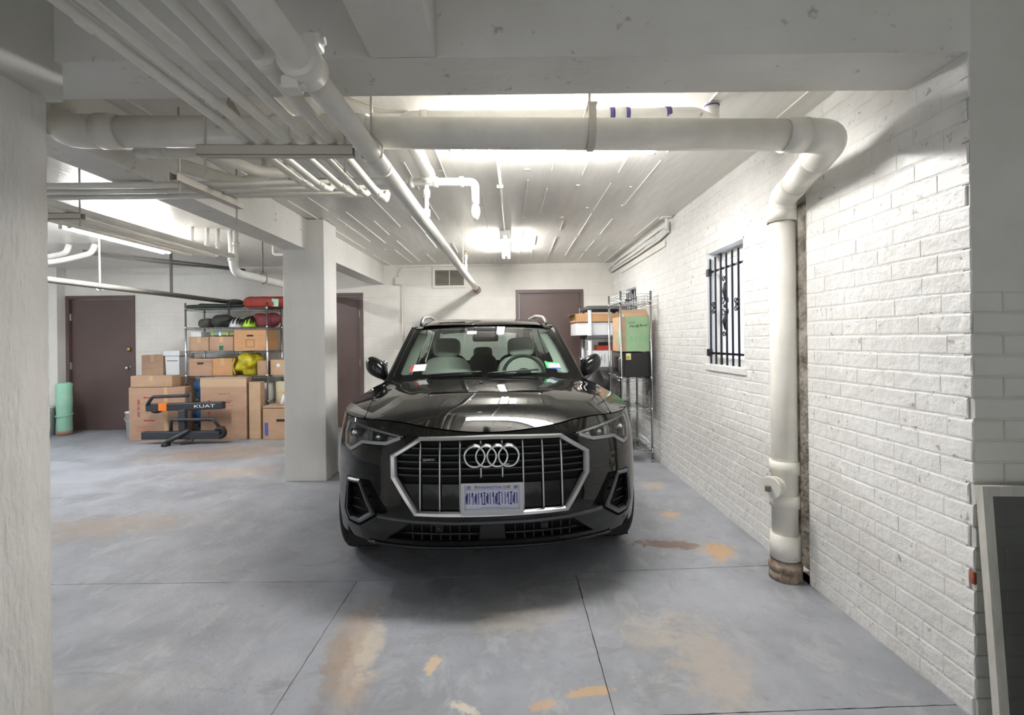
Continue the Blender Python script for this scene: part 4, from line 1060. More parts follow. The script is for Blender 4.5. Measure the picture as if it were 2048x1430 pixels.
collar(fm_, along(SA, SB, 0.955), along(SA, SB, 0.972), 0.0415, 'red_band', m_red); collar(fm_, along(SA, SB, 0.985), along(SA, SB, 0.999), 0.055, 'wall_flange', m_greypipe)
for y in (1.98, 5.35):
    q = along(SA, SB, y / YB); mb = MB(); mb.tube([(q[0], y, q[2] + 0.06), (q[0], y, ZC)], 0.005, 8)
    for s in (-1, 1): mb.tube([(q[0], y, q[2] + 0.085), (q[0] + s * 0.045, y, q[2] + 0.03), (q[0] + s * 0.043, y, q[2] - 0.015), (q[0], y, q[2] - 0.043)], 0.0035, 6)
    mb.build('ring_hanger', m_rod, fm_)
hd = pipe('sprinkler_riser', 'upright brass tipped riser near the far end of the overhead pipe', [(-0.53, 5.62, 2.16), (-0.53, 5.62, 2.36)], 0.013, m_pvc)
collar(hd, (-0.53, 5.62, 2.32), (-0.53, 5.62, 2.37), 0.020, 'coupling', m_pvc); collar(hd, (-0.53, 5.62, 2.37), (-0.53, 5.62, 2.41), 0.008, 'brass_tip', m_brass)
rb = thing('branch_tee', 'white branch pipe with a tee and elbow below the ceiling', 'pipe')
TZ = 2.39
MB().tube([(-1.45, 3.10, TZ + 0.012), (-0.30, 3.10, TZ), (-0.225, 3.10, TZ - 0.003), (-0.225, 3.12, TZ - 0.14)], 0.027, 18, 0.05, fs=8).build('pipe_run', m_pvc, rb)
MB().tube([(-0.535, 3.08, 2.44), (-0.535, 3.10, TZ)], 0.040, 18).build('tee', m_pvc, rb)
for x in (-0.66, -0.50, -0.33): collar(rb, (x, 3.10, TZ + 0.002), (x + 0.03, 3.10, TZ + 0.002), 0.034, m=m_pvc)
MB().ellipsoid((-0.225, 3.12, TZ - 0.19), (0.030, 0.036, 0.06), 16, 10).build('end_cap', m_pvc, rb)
vr = pipe('drop_valve', 'thin white valve riser joining the branch pipe to the overhead main', [(-0.545, 3.10, TZ - 0.02), (-0.55, 3.10, 2.17)], 0.015, m_pvc)
collar(vr, (-0.545, 3.10, TZ - 0.045), (-0.545, 3.10, TZ - 0.035), 0.010, 'brass_nipple', m_brass); collar(vr, (-0.546, 3.10, TZ - 0.05), (-0.547, 3.10, TZ - 0.10), 0.023, m=m_pvc); collar(vr, (-0.55, 3.10, 2.21), (-0.55, 3.10, 2.165), 0.026, m=m_pipe)

# five parallel water lines over the channel
names = ['leftmost of the five parallel lines', 'second from the left of the five parallel lines', 'middle of the five parallel lines', 'fourth from the left of the five parallel lines', 'thickest and rightmost of the five parallel lines']
for k, (x0, x1, y1, r, gy) in enumerate(((-1.058, -1.050, 2.36, 0.0165, 2.595), (-0.998, -0.978, 2.41, 0.0165, 2.595), (-0.912, -0.880, 2.45, 0.0175, 2.69), (-0.783, -0.808, 2.49, 0.0165, 2.69), (-0.690, -0.728, 2.56, 0.0225, 2.785))):
    xe = x0 + (x1 - x0) * (y1 - 0) / y1
    t = thing('water_line', 'cream overhead pipe, ' + names[k], 'pipe', group='five parallel water lines')
    MB().tube([(x0, 0.0, 2.152 + r - 0.0165), (xe, y1, 2.152 + r - 0.0165), (xe, gy - 0.03, 2.175), (xe, gy, 2.222)], r, 16, 0.03, fs=5).build('pipe_run', m_pipe, t)
    collar(t, (xe, y1 - 0.015, 2.152 + r - 0.0165), (xe, y1 + 0.03, 2.155 + r - 0.0165), r + 0.004, 'elbow')
    if k == 0: collar(t, (x0, 1.16, 2.152), (x0, 1.20, 2.152), r + 0.0015)
    if k == 4: collar(t, (x0, 1.32, 2.158), (x0 - 0.003, 1.37, 2.158), r + 0.016, 'clamp')
for k, (gy, xr) in enumerate(((2.595, -0.965), (2.69, -0.795), (2.785, -0.715))):
    t = pipe('header_pipe', 'cream cross pipe, %s of the three running left under the beam' % ('highest', 'middle', 'lowest')[k], [(-2.76, gy, 2.222), (xr, gy, 2.222)], (0.0175, 0.017, 0.0195)[k], group='three cross pipes')
# strut channels on threaded rods
def channel(name, label, a, b, w=0.041, h=0.041, rods=()):
    t = thing(name, label, 'channel'); a, b = Vector(a), Vector(b); d = (b - a); L_ = d.length
    Mx = Matrix.Translation((a + b) / 2) @ d.to_track_quat('X', 'Z').to_matrix().to_4x4()
    mb = MB()
    for (x0, x1, y0, y1, z0, z1) in ((-L_ / 2, L_ / 2, -w / 2, -w / 2 + 0.003, 0, h), (-L_ / 2, L_ / 2, w / 2 - 0.003, w / 2, 0, h), (-L_ / 2, L_ / 2, -w / 2, w / 2, 0, 0.003), (-L_ / 2, L_ / 2, -w / 2, -w / 2 + 0.010, h - 0.003, h), (-L_ / 2, L_ / 2, w / 2 - 0.010, w / 2, h - 0.003, h)): mb.box(x0, x1, y0, y1, z0, z1)
    mb.v = [tuple(Mx @ Vector(v)) for v in mb.v]; mb.build('channel_rail', m_rod, t)
    for (x, y, z0, z1) in rods: MB().tube([(x, y, z0), (x, y, z1)], 0.0055, 8).build('threaded_rod', m_rod, t)
    return t
channel('support_channel', 'steel channel carrying the five parallel lines', (-1.245, 1.885, 2.093), (-0.63, 1.905, 2.093), rods=((-1.22, 1.885, 2.03, ZC), (-0.665, 1.903, 2.03, ZC)))
channel('short_channel', 'short steel channel carrying the three cross pipes', (-1.675, 2.34, 2.158), (-1.64, 2.86, 2.158), rods=((-1.672, 2.38, 2.10, ZC), (-1.645, 2.83, 2.06, ZC)))

# waste pipes in the corner under the side beam
t = pipe('waste_pipe', 'cream pipe below the big drain, elbowing back along the beam', [(-1.25, 2.33, 2.296), (-1.80, 2.33, 2.303), (-1.86, 2.36, 2.305), (-1.62, 2.85, 2.31), (-1.55, 3.0, 2.42), (-1.55, 3.02, ZC)], 0.035, fillet=0.06)
collar(t, (-1.70, 2.33, 2.302), (-1.78, 2.33, 2.303), 0.039)
t = pipe('waste_pipe', 'short cream branch pipe angled beside the corner waste pipe', [(-1.60, 2.33, 2.33), (-1.40, 2.62, 2.30), (-1.30, 2.76, 2.34), (-1.30, 2.80, ZC)], 0.030, fillet=0.06)
# flexible metal conduit on the ceiling
mb = MB(); pts = [(-0.93, 2.02, 2.47), (-0.85, 2.05, 2.46), (-0.72, 2.15, 2.45), (-0.62, 2.25, 2.445), (-0.52, 2.36, 2.50), (-0.40, 2.5, 2.49), (-0.33, 2.7, 2.50)]
t = thing('flexible_conduit', 'ribbed metal conduit above the long diagonal pipe', 'conduit')
dense = []
for a, b in zip(pts, pts[1:]):
    for q in range(14): dense.append(along(a, b, q / 14))
dense.append(pts[-1]); MB().tube(dense, [0.0095 if i % 2 else 0.0075 for i in range(len(dense))], 10).build('conduit_run', m_rod, t)
t = pipe('light_conduit', 'thin straight conduit on the ceiling leading to the far light', [(-0.075, 2.80, ZC - 0.012), (-0.055, 5.08, ZC - 0.012)], 0.010, m_pvc, cat='conduit')
MB().cbox((-0.072, 3.62, ZC - 0.012), (0.05, 0.018, 0.026), 0.004).build('conduit_clip', m_pvc, t)

# left bay: pipe bundle with risers
RX = (-2.885, -3.06, -3.15, -3.27)
for k, x in enumerate(RX):
    t = thing('riser_pipe', 'cream pipe, %s from the column in the left bay bundle' % ('first', 'second', 'third', 'fourth')[k], 'pipe', group='left bay pipe bundle')
    ye = (4.88, 4.86, 4.83, 4.77)[k]; r = (0.028, 0.020, 0.020, 0.020)[k]
    MB().tube([(x - 0.03, 1.92, 2.235), (x, ye, 2.25)], r, 14).build('pipe_run', m_pipe, t)
    MB().tube([(x, ye - 0.02, 2.25), (x + 0.012, ye + 0.03, 2.26), (x + 0.02, ye + 0.03, ZC)], r * 0.9, 14, 0.03).build('riser', m_pvc, t)
    collar(t, (x + 0.017, ye + 0.03, 2.36), (x + 0.018, ye + 0.03, 2.40), r + 0.006, m=m_pvc)
channel('bundle_channel', 'steel channel hung below the left bay pipe bundle', (-3.40, 3.08, 2.165), (-2.80, 3.08, 2.165), rods=((-3.38, 3.08, 2.12, ZC), (-2.82, 3.08, 2.12, ZC)))
t = pipe('white_waste_pipe', 'white elbow pipe turning back behind the column', [(-2.965, 5.02, ZC), (-2.955, 5.02, 2.10), (-2.885, 6.3, 2.085), (-2.88, YB, 2.07)], 0.046, m_pvc, 0.12)
collar(t, (-2.96, 5.02, 2.30), (-2.96, 5.02, 2.22), 0.052, m=m_pvc)
mb = MB(); mb.tube([(-2.925, 5.55, 2.15), (-2.925, 5.55, ZC)], 0.005, 6)
for s in (-1, 1): mb.tube([(-2.925, 5.55, 2.20), (-2.925 + s * 0.05, 5.55, 2.13), (-2.925 + s * 0.048, 5.55, 2.07), (-2.925, 5.55, 2.042)], 0.004, 6)
mb.build('ring_hanger', m_darksteel, t)
t = pipe('small_bracket_pipe', 'small white pipe bracket on the ceiling left of the column', [(-2.72, 5.4, ZC), (-2.72, 5.4, 2.36), (-2.30, 5.4, 2.35), (-2.3, 5.4, ZC)], 0.016, m_pvc, 0.03)
t = pipe('grey_gas_pipe', 'long grey pipe hung low across the left bay', [(-4.66, 1.95, 1.985), (-4.23, YB, 1.97)], 0.031, m_greypipe)
MB().tube([(-4.555, 5.21, 2.03), (-4.56, 5.21, ZC)], 0.009, 8).build('white_hanger_rod', m_pvc, t)
mb = MB(); 
for i in range(20):
    a = 2 * PI * i / 20
    mb.add([(-4.555 + rr * math.cos(a + d), 5.21 + e, 1.98 + rr * math.sin(a + d)) for d in (0, 2 * PI / 20) for rr, e in ((0.037, -0.012), (0.037, 0.012))], [(0, 1, 3, 2)])
mb.build('white_clamp', m_pvc, t)
MB().cbox((-4.40, 6.09, 2.26), (0.035, 0.012, 0.56), 0.003).build('strap_hanger', m_darksteel, t)
for k in range(3):
    x = -5.9 + 0.13 * k
    pipe('bent_conduit', 'pale bent conduit, %s of three curling from the far left ceiling' % ('first', 'second', 'third')[k], [(x - 1.4, 5.0, 2.43 - 0.03 * k), (x - 0.5, 5.1, 2.33 - 0.03 * k), (x + 0.15 + .15 * k, 5.3, 2.33 - 0.03 * k), (x + 0.40 + .17 * k, 5.5, 2.42), (x + 0.42 + .17 * k, 5.52, ZC - 0.012)], 0.030, m_pvc, 0.25, cat='conduit', group='bent conduits')
for k in range(2):
    pipe('ceiling_cable', 'grey cable, %s of two sagging along the left bay ceiling' % ('upper', 'lower')[k], [(-5.1, 5.6, 2.47 - 0.03 * k), (-4.6, 6.1, 2.45 - 0.04 * k), (-4.3, 6.7, 2.47 - 0.03 * k), (-4.1, 7.25, 2.48 - 0.02 * k)], 0.014, m_greypipe, 0.2, cat='cable', seg=8)

# bundle along the top of the brick wall
wb = thing('wrapped_pipe_bundle', 'white painted pipe bundle along the top of the brick wall', 'pipe')
br = random.Random(4)
for k in range(5):
    pts = [(1.558 - 0.012 * (k % 2), YB - 0.02, ZC - 0.10 - 0.012 * k)] + [(1.563 - 0.012 * (k % 2) + br.uniform(-.006, .006), YB - 0.3 - 0.42 * j, ZC - 0.045 - 0.028 * k + br.uniform(-.008, .008)) for j in range(6)] + [(1.575, 4.66, ZC - 0.05 - 0.02 * k)]
    MB().tube(pts, 0.014, 8).build('wrapped_pipe', m_wall, wb)
MB().cbox((1.588, 5.75, ZC - 0.22), (0.014, 1.9, 0.07), 0.004).build('backing_board', m_block, wb)
t = pipe('ceiling_stub', 'short white pipe stub with a flange above the brick wall', [(1.545, 4.62, ZC), (1.545, 4.62, ZC - 0.13)], 0.016, m_pvc)
MB().cbox((1.535, 4.62, ZC - 0.008), (0.10, 0.10, 0.014), 0.004).build('flange', m_fixture, t)

# back wall: louvred vent, junction box and wire
v = thing('wall_vent', 'louvred air vent high on the back wall', 'vent', (-0.949, YB - 0.004, 2.327))
mb = MB(); slab_with_holes(mb, 'y', -0.014, 0.004, -0.265, 0.265, -0.155, 0.155, [(-0.225, 0.225, -0.118, 0.118)]); mb.build('vent_frame', m_block, v, False)
MB().box(-0.225, 0.225, 0.001, 0.003, -0.118, 0.118).build('vent_back', m_dark, v)
for k in range(14):
    z = -0.108 + 0.0165 * k
    MB().add([(-0.225, -0.012, z - 0.004), (0.225, -0.012, z - 0.004), (0.225, 0.0, z + 0.004), (-0.225, 0.0, z + 0.004), (-0.225, -0.012, z - 0.0025), (0.225, -0.012, z - 0.0025), (0.225, 0.0, z + 0.0055), (-0.225, 0.0, z + 0.0055)], [(0, 1, 2, 3), (7, 6, 5, 4), (0, 4, 5, 1), (2, 6, 7, 3)]).build('louver', m_vent, v)
MB().box(-0.005, 0.005, -0.014, 0.0, -0.118, 0.118).build('mullion', m_block, v)
jb = thing('junction_box', 'small white junction box with conduit on the back wall', 'electrical box', (-1.74, YB, 2.285))
MB().cbox((0, -0.026, 0), (0.10, 0.05, 0.12), 0.006).build('box_cover', m_block, jb)
MB().tube([(0.0, -0.02, 0.06), (0.01, -0.02, 0.16), (0.06, -0.02, 0.215), (0.30, -0.02, 0.222), (1.6, -0.02, 0.226)], 0.009, 8, 0.05).build('conduit_run', m_block, jb)
MB().tube([(0.05, -0.02, -0.065), (0.05, -0.02, -2.2)], 0.009, 8).build('conduit_drop', m_block, jb)

# framed screen leaning on the shaded wall
fs_ = thing('leaning_screen', 'white wood framed mesh screen leaning on the shaded wall', 'screen', (1.505, 1.50, 0.0))
Ml = Matrix.Rotation(R(1.2), 4, 'Y') @ Matrix.Rotation(R(-5), 4, 'X')
def LB(x0, x1, z0, z1, d, name, m):
    mb = MB().box(x0, x1, -d, d, z0, z1); mb.v = [tuple(Ml @ Vector(q)) for q in mb.v]; return mb.build(name, m, fs_)
m_mesh = mat('dark_screen_mesh', srgb(88, 90, 88), 0.7)
_nt = m_mesh.node_tree; _mx = nd(_nt, 'ShaderNodeMixShader'); _mx.inputs[0].default_value = 0.5; _tr = nd(_nt, 'ShaderNodeBsdfTransparent')
_nt.links.new(_tr.outputs[0], _mx.inputs[1]); _nt.links.new(_nt.nodes['Principled BSDF'].outputs[0], _mx.inputs[2]); _nt.links.new(_mx.outputs[0], _nt.nodes['Material Output'].inputs['Surface'])
m_oldwood = mat('old_white_wood', srgb(196, 194, 186), 0.6, var=0.6, vscale=30, col2=srgb(150, 146, 136), stretch=(1, 1, 0.2))
LB(0.04, 0.072, 0.0, 0.84, 0.012, 'stile', m_oldwood); LB(0.072, 0.85, 0.808, 0.84, 0.012, 'rail', m_oldwood); LB(0.85, 0.882, 0.0, 0.84, 0.012, 'stile', m_oldwood); LB(0.075, 0.85, 0.0, 0.04, 0.012, 'rail', m_oldwood)
LB(0.075, 0.85, 0.04, 0.815, 0.002, 'mesh_sheet', m_mesh)
m_bin = mat('pale_plastic', srgb(168, 172, 166), 0.35)
MB().ellipsoid((1.74, 1.22, 0.34), (0.15, 0.13, 0.36), 24, 18, .6).build('plastic_bin', m_bin, label='rounded pale plastic bin at the right edge', cat='bin')

# ------------------------------------------------------------------ storage
def carton(name, label, x0, x1, y0, y1, z0, z1, m, tape='top', rz=0.0, cat='box', group=None, handle=False, lid=0.0):
    cx, cy = (x0 + x1) / 2, (y0 + y1) / 2; w, d, h = x1 - x0, y1 - y0, z1 - z0
    t = thing(name, label, cat, (cx, cy, z0), rz, group)
    MB().cbox((0, 0, h / 2), (w, d, h), 0.006).build('carton_body', m, t)
    if tape:
        MB().box(-0.025, 0.025, -d / 2 - 0.0012, d / 2 + 0.0012, h - 0.001, h + 0.001).build('tape_strip', m_tape, t)
        MB().box(-0.025, 0.025, -d / 2 - 0.0014, -d / 2, h - min(0.10, h * .4), h + 0.0005).build('tape_end', m_tape, t)
    if lid: MB().cbox((0, 0, h - lid / 2), (w + 0.012, d + 0.012, lid), 0.004).build('lid', m, t)
    if handle: MB().cbox((0, -d / 2 - 0.0005, h * .72), (0.09, 0.006, 0.026), 0.002).build('hand_hole', m_dark, t)
    return t, w, d, h
def print_box(t, d, x0, x1, z0, z1, m, name='printed_mark', e=0.0015):
    MB().box(x0, x1, -d / 2 - e, -d / 2 + 0.001, z0, z1).build(name, m, t)
def print_arrow(t, d, x, z, L_, m, h=0.03):
    M_ = Matrix.Translation((x, -d / 2 - 0.0004, z)) @ FACE_CAM
    MB().prism([(0, 0), (h * .8, h * .6), (h * .8, h * .25), (L_, h * .25), (L_, -h * .25), (h * .8, -h * .25), (h * .8, -h * .6)], 0, 0.001, M_).build('printed_arrow', m, t)
def print_text(t, d, s, size, x, z, m, rot=0.0, sx=1.0):
    text(s, size, 'printed_text', m, t, Matrix.Translation((x, -d / 2 - 0.0006, z)) @ FACE_CAM @ Matrix.Rotation(rot, 4, 'Z'), 0.0002, sx)
def scribble(t, d, x0, x1, z, amp, m, seed=0, slope=0.0, w=0.004):
    """illegible handwriting as one wavy pen line on the front face"""
    r = random.Random(seed); n = max(8, int((x1 - x0) / 0.009)); mb = MB(); p0 = None
    for i in range(n + 1):
        x = x0 + (x1 - x0) * i / n + r.uniform(-.003, .003); y = z + slope * (x - x0) + (amp if i % 2 else -amp * .6) * r.uniform(.3, 1.0)
        if p0 and r.random() < .9: mb.tube([(p0[0], -d / 2 - 0.0006, p0[1]), (x, -d / 2 - 0.0006, y)], w * .4, 5)
        p0 = (x, y)
    mb.build('handwriting', m, t)
def red_column(t, d, x, z0, z1, m):
    r = random.Random(2); z = z0; mb = MB()
    while z < z1:
        h_ = r.uniform(.018, .032)
        if r.random() < .85:
            mb.box(x - .02, x + .02, -d / 2 - .001, -d / 2 + .001, z, z + h_ * .25); mb.box(x - .02, x + .02, -d / 2 - .001, -d / 2 + .001, z + h_ * .5, z + h_ * .72); mb.box(x - .02 + .028 * r.random(), x - .008 + .028 * r.random(), -d / 2 - .001, -d / 2 + .001, z, z + h_ * .7)
        z += h_
    mb.build('printed_column', m, t)
def blob(name, label, c, r, m, cat, seed=0, e=0.75, amp=0.18, fr=7.0, group=None):
    """soft bag: c is the middle of its base"""
    def f(p):
        n = noise.noise(Vector((p.x * fr, p.y * fr, p.z * fr)) + Vector((seed * 3.1, seed, 0)))
        q = p * (1 + amp * n); q.z = max(q.z, -r[2] * 0.93); return q
    t = thing(name, label, cat, c, group=group)
    MB().ellipsoid((0, 0, r[2] * 0.93), r, 28, 18, e, None, f).build('fabric_body', m, t); return t
def wire_rack(name, label, x0, x1, y0, y1, h, levels, rims=()):
    t = thing(name, label, 'shelf', ((x0 + x1) / 2, (y0 + y1) / 2, 0)); hx, hy = (x1 - x0) / 2, (y1 - y0) / 2
    for sx in (-1, 1):
        for sy in (-1, 1):
            mb = MB().tube([(sx * hx, sy * hy, 0.0), (sx * hx, sy * hy, h)], 0.0125, 12)
            mb.lathe([(0.0, 0.0), (0.016, 0.0), (0.016, 0.02), (0.008, 0.03)], 10, Matrix.Translation((sx * hx, sy * hy, 0)))
            for z in levels: mb.lathe([(0.0125, -0.02), (0.018, -0.018), (0.016, 0.02), (0.0125, 0.022)], 12, Matrix.Translation((sx * hx, sy * hy, z)))
            mb.build('post', m_wire, t)
    for z in levels:
        mb = MB()
        for dz in (0, -0.028):
            for sy in (-1, 1): mb.tube([(-hx, sy * hy, z + dz), (hx, sy * hy, z + dz)], 0.0032, 6)
            for sx in (-1, 1): mb.tube([(sx * hx, -hy, z + dz), (sx * hx, hy, z + dz)], 0.0032, 6)
        for sy in (-1, 1):
            k = max(4, int(2 * hx / 0.03)); mb.tube([(-hx + 2 * hx * i / k, sy * hy, z - (0.026 if i % 2 else 0.002)) for i in range(k + 1)], 0.002, 5)
        for sx in (-1, 1):
            k = max(4, int(2 * hy / 0.03)); mb.tube([(sx * hx, -hy + 2 * hy * i / k, z - (0.026 if i % 2 else 0.002)) for i in range(k + 1)], 0.002, 5)
        k = int(2 * hx / 0.027)
        for i in range(1, k): mb.tube([(-hx + 2 * hx * i / k, -hy, z), (-hx + 2 * hx * i / k, hy, z)], 0.0019, 5)
        mb.tube([(-hx, 0, z - 0.004), (hx, 0, z - 0.004)], 0.003, 5)
        mb.build('wire_shelf', m_wire, t)
    for z in rims:
        mb = MB()
        for q in (0.03, 0.06, 0.09):
            c = [(-hx, -hy, z + q), (hx, -hy, z + q), (hx, hy, z + q), (-hx, hy, z + q), (-hx, -hy, z + q)]
            if z < 1.5: c = c[1:4]
            mb.tube(c, 0.0022, 5)
        for i in range(1, 5): mb.tube([(hx, -hy + 2 * hy * i / 5, z), (hx, -hy + 2 * hy * i / 5, z + 0.09)], 0.0022, 5)
        mb.build('shelf_rim', m_wire, t)
    return t

# left rack and what lies on it
wire_rack('wire_rack', 'wide chrome wire shelving rack against the left back wall', -4.67, -3.50, 6.74, 7.16, 1.93, (1.85, 1.575, 1.235, 0.875, 0.50, 0.12))
m_greenbag = mat('dark_green_nylon', srgb(44, 58, 50), 0.6, var=0.6, vscale=8, col2=srgb(30, 34, 34))
m_redbag = mat('red_nylon', srgb(158, 54, 38), 0.6, var=0.5, vscale=8, col2=srgb(120, 38, 30))
m_camo = mat('camouflage_cloth', srgb(86, 84, 74), 0.8, var=1.0, vscale=18, col2=srgb(40, 40, 38))
m_olive = mat('dark_olive_cloth', srgb(58, 60, 54), 0.7, var=0.5, vscale=9)
m_maroon = mat('maroon_cloth', srgb(112, 44, 52), 0.7, var=0.4, vscale=9)
m_yellow = mat('yellow_nylon', srgb(196, 184, 30), 0.5, var=0.8, vscale=9, col2=srgb(120, 112, 30))
m_blue = mat('blue_cloth', srgb(30, 84, 130), 0.6, var=0.8, vscale=14, col2=srgb(16, 40, 70))
m_neon = mat('neon_green_plastic', srgb(178, 226, 30), 0.35)
m_white = mat('white_plastic', srgb(232, 234, 236), 0.4)
m_mint = mat('mint_foam', srgb(150, 206, 176), 0.6, var=0.5, vscale=10, col2=srgb(184, 214, 196))
m_grshelf = mat('dark_grey_plastic', srgb(84, 86, 88), 0.55)
m_greenbox = mat('green_painted_card', srgb(158, 192, 152), 0.7, var=0.3, vscale=6)
m_cream = mat('cream_card', srgb(222, 212, 180), 0.7)
m_teal = mat('teal_cloth', srgb(70, 150, 160), 0.7, var=0.8, vscale=16, col2=srgb(200, 190, 90))
t = blob('camp_bag', 'long dark green bag on the top of the left rack', (-4.34, 6.93, 1.852), (0.40, 0.18, 0.040), m_greenbag, 'bag', 1, .8, .3)
MB().ellipsoid((0.24, 0.06, 0.10), (0.12, 0.10, 0.05), 18, 10).build('olive_roll', m_olive, t)
MB().cbox((0.30, -0.20, 0.0), (0.03, 0.008, 0.24), 0.003).build('dangling_strap', m_black, t)
t = blob('red_bag', 'long red bag on the top of the left rack', (-3.58, 6.93, 1.852), (0.31, 0.18, 0.088), m_redbag, 'bag', 2, .42, .16)
MB().cbox((0.19, -0.172, 0.072), (0.10, 0.012, 0.11), 0.003, Matrix.Rotation(R(6), 4, 'Y')).build('bag_label', m_mint, t)
blob('camouflage_hat', 'small camouflage cap at the left end of the helmet shelf', (-4.47, 6.9, 1.577), (0.10, 0.11, 0.075), m_camo, 'hat', 3)
blob('olive_bag', 'dark olive bag beside the white striped helmet', (-4.24, 6.92, 1.577), (0.155, 0.13, 0.10), m_olive, 'bag', 4, .9, .3)
def helmet(label, c, m, mv, seed):
    t = thing('bicycle_helmet', label, 'helmet', c, group='bicycle helmets')
    def dome(p): return Vector((p.x, p.y, max(p.z, 0.0)))
    MB().ellipsoid((0, 0, 0.0), (0.105, 0.14, 0.15), 24, 20, 1.0, None, dome).build('helmet_shell', m, t)
    for k in range(5):
        a = R(-60 + 30 * k); mb = MB(); pts = []
        for q in range(9):
            b = R(18 + 58 * q / 8); pts.append((0.108 * math.sin(a) * math.cos(b * .5), -0.142 * math.cos(b), 0.152 * math.sin(b) * math.cos(a * .55)))
        mb.tube(pts, [0.006 + 0.007 * math.sin(PI * q / 8) for q in range(9)], 8); mb.build('vent_slot', mv, t)
    MB().tube([(-0.10, 0.02, 0.01), (-0.06, -0.02, -0.0 + 0.004), (0.06, -0.02, 0.004), (0.10, 0.02, 0.01)], 0.004, 6).build('chin_strap', m_black, t)
    return t
helmet('white and black striped bicycle helmet on the left rack', (-4.01, 6.90, 1.577), m_white, m_black, 1)
h2 = helmet('neon green and black bicycle helmet on the left rack', (-3.80, 6.88, 1.577), m_neon, m_black, 2)
MB().ellipsoid((0, 0.01, 0.10), (0.085, 0.10, 0.068), 20, 12).build('black_crown', m_black, h2)
blob('maroon_bag', 'maroon cloth bag right of the neon green helmet', (-3.58, 6.92, 1.577), (0.20, 0.13, 0.11), m_maroon, 'bag', 6, .8, .25)
carton('cardboard_box', 'small tan box at the left end of the third rack shelf', -4.645, -4.36, 6.77, 7.1, 1.238, 1.44, m_card[0])
t, w, d, h = carton('cardboard_box', 'brown box with a small green label on the left rack', -4.345, -4.0, 6.76, 7.1, 1.238, 1.445, m_card[2]); print_box(t, d, -0.03, 0.03, 0.01, 0.075, mat('green_label', srgb(24, 104, 76), .5), 'green_label')
t, w, d, h = carton('cardboard_box', 'largest orange tan box on the left rack with a hand hole', -3.985, -3.52, 6.75, 7.1, 1.238, 1.535, m_card[1], tape=None, handle=True)
for a in ((-0.06, -0.055, 0.05, 0.16), (0.055, 0.06, 0.05, 0.16), (-0.06, 0.06, 0.05, 0.055), (-0.06, 0.06, 0.155, 0.16)): print_box(t, d, *a, m_ink)
t = blob('striped_towel', 'teal and yellow striped cloth lying on the rack boxes', (-4.20, 6.93, 1.4475), (0.23, 0.14, 0.038), m_teal, 'towel', 8, .6, .12)
for k in range(3): MB().cbox((-0.12 + 0.11 * k, -0.13, 0.036), (0.035, 0.03, 0.06), 0.008).build('stripe', (m_yellow, m_white, m_yellow)[k], t)
carton('white_carton', 'flat white packet on the small tan rack box', -4.64, -4.49, 6.8, 7.05, 1.443, 1.52, m_white, tape=None)
t, w, d, h = carton('file_box', 'brown archive box with a dark hand hole at the left of the fourth shelf', -4.645, -4.31, 6.76, 7.12, 0.878, 1.13, m_card[2], tape=None, handle=True, lid=0.05)
carton('cardboard_box', 'plain orange brown box between the archive box and the yellow bag', -4.305, -4.015, 6.76, 7.1, 0.878, 1.13, m_card[1])
t = blob('yellow_bag', 'crumpled yellow bag hanging out of the left rack', (-3.83, 6.88, 0.878), (0.17, 0.17, 0.17), m_yellow, 'bag', 11, .8, .4, 9)
MB().tube([(-0.15, -0.12, 0.25), (-0.17, -0.15, 0.13), (-0.12, -0.16, 0.02)], 0.012, 8, 0.05).build('bag_strap', m_yellow, t)
carton('cardboard_box', 'brown box right of the yellow bag', -3.66, -3.525, 6.76, 7.05, 0.878, 1.09, m_card[2], tape=None)
t, w, d, h = carton('cardboard_box', 'brown box with a white round sticker at the right end of the rack', -3.48, -3.27, 6.78, 7.1, 0.878, 1.10, m_card[3], tape=None); MB().lathe([(0.0, 0.002), (0.026, 0.002), (0.027, 0)], 20, Matrix.Translation((0.01, -d / 2, h * .62)) @ FACE_CAM).build('round_sticker', m_white, t)
MB().box(-3.498, -3.27, 6.80, 7.12, 0.855, 0.876).build('wire_extension', m_wire, label='narrow wire shelf extension at the right end of the rack', cat='shelf')
blob('blue_bag', 'blue bag squeezed between the two big moving boxes', (-4.44, 6.86, 0.503), (0.16, 0.13, 0.19), m_blue, 'bag', 13, .8, .3, 11)
blob('blue_sack', 'dark blue sack standing below the blue bag', (-4.45, 6.85, 0.123), (0.15, 0.13, 0.18), m_blue, 'bag', 17, .8, .3, 11)
t, w, d, h = carton('white_carton', 'white carton with a dark slot low on the rack', -3.66, -3.52, 6.77, 7.1, 0.503, 0.76, m_white, tape=None); print_box(t, d, -0.05, 0.0, 0.18, 0.20, m_dark)
carton('cream_carton', 'cream carton with an orange tag at the foot of the rack', -3.47, -3.24, 6.9, 7.2, 0.0, 0.78, m_cream, tape=None)
MB().cbox((-3.34, 6.8985, 0.60), (0.035, 0.004, 0.06), 0.001).build('orange_tag', mat('orange_tag', srgb(232, 160, 50), .6), [o for o in bpy.data.objects if o.name == 'cream_carton'][0]).location = (3.355, -7.05, 0.0)

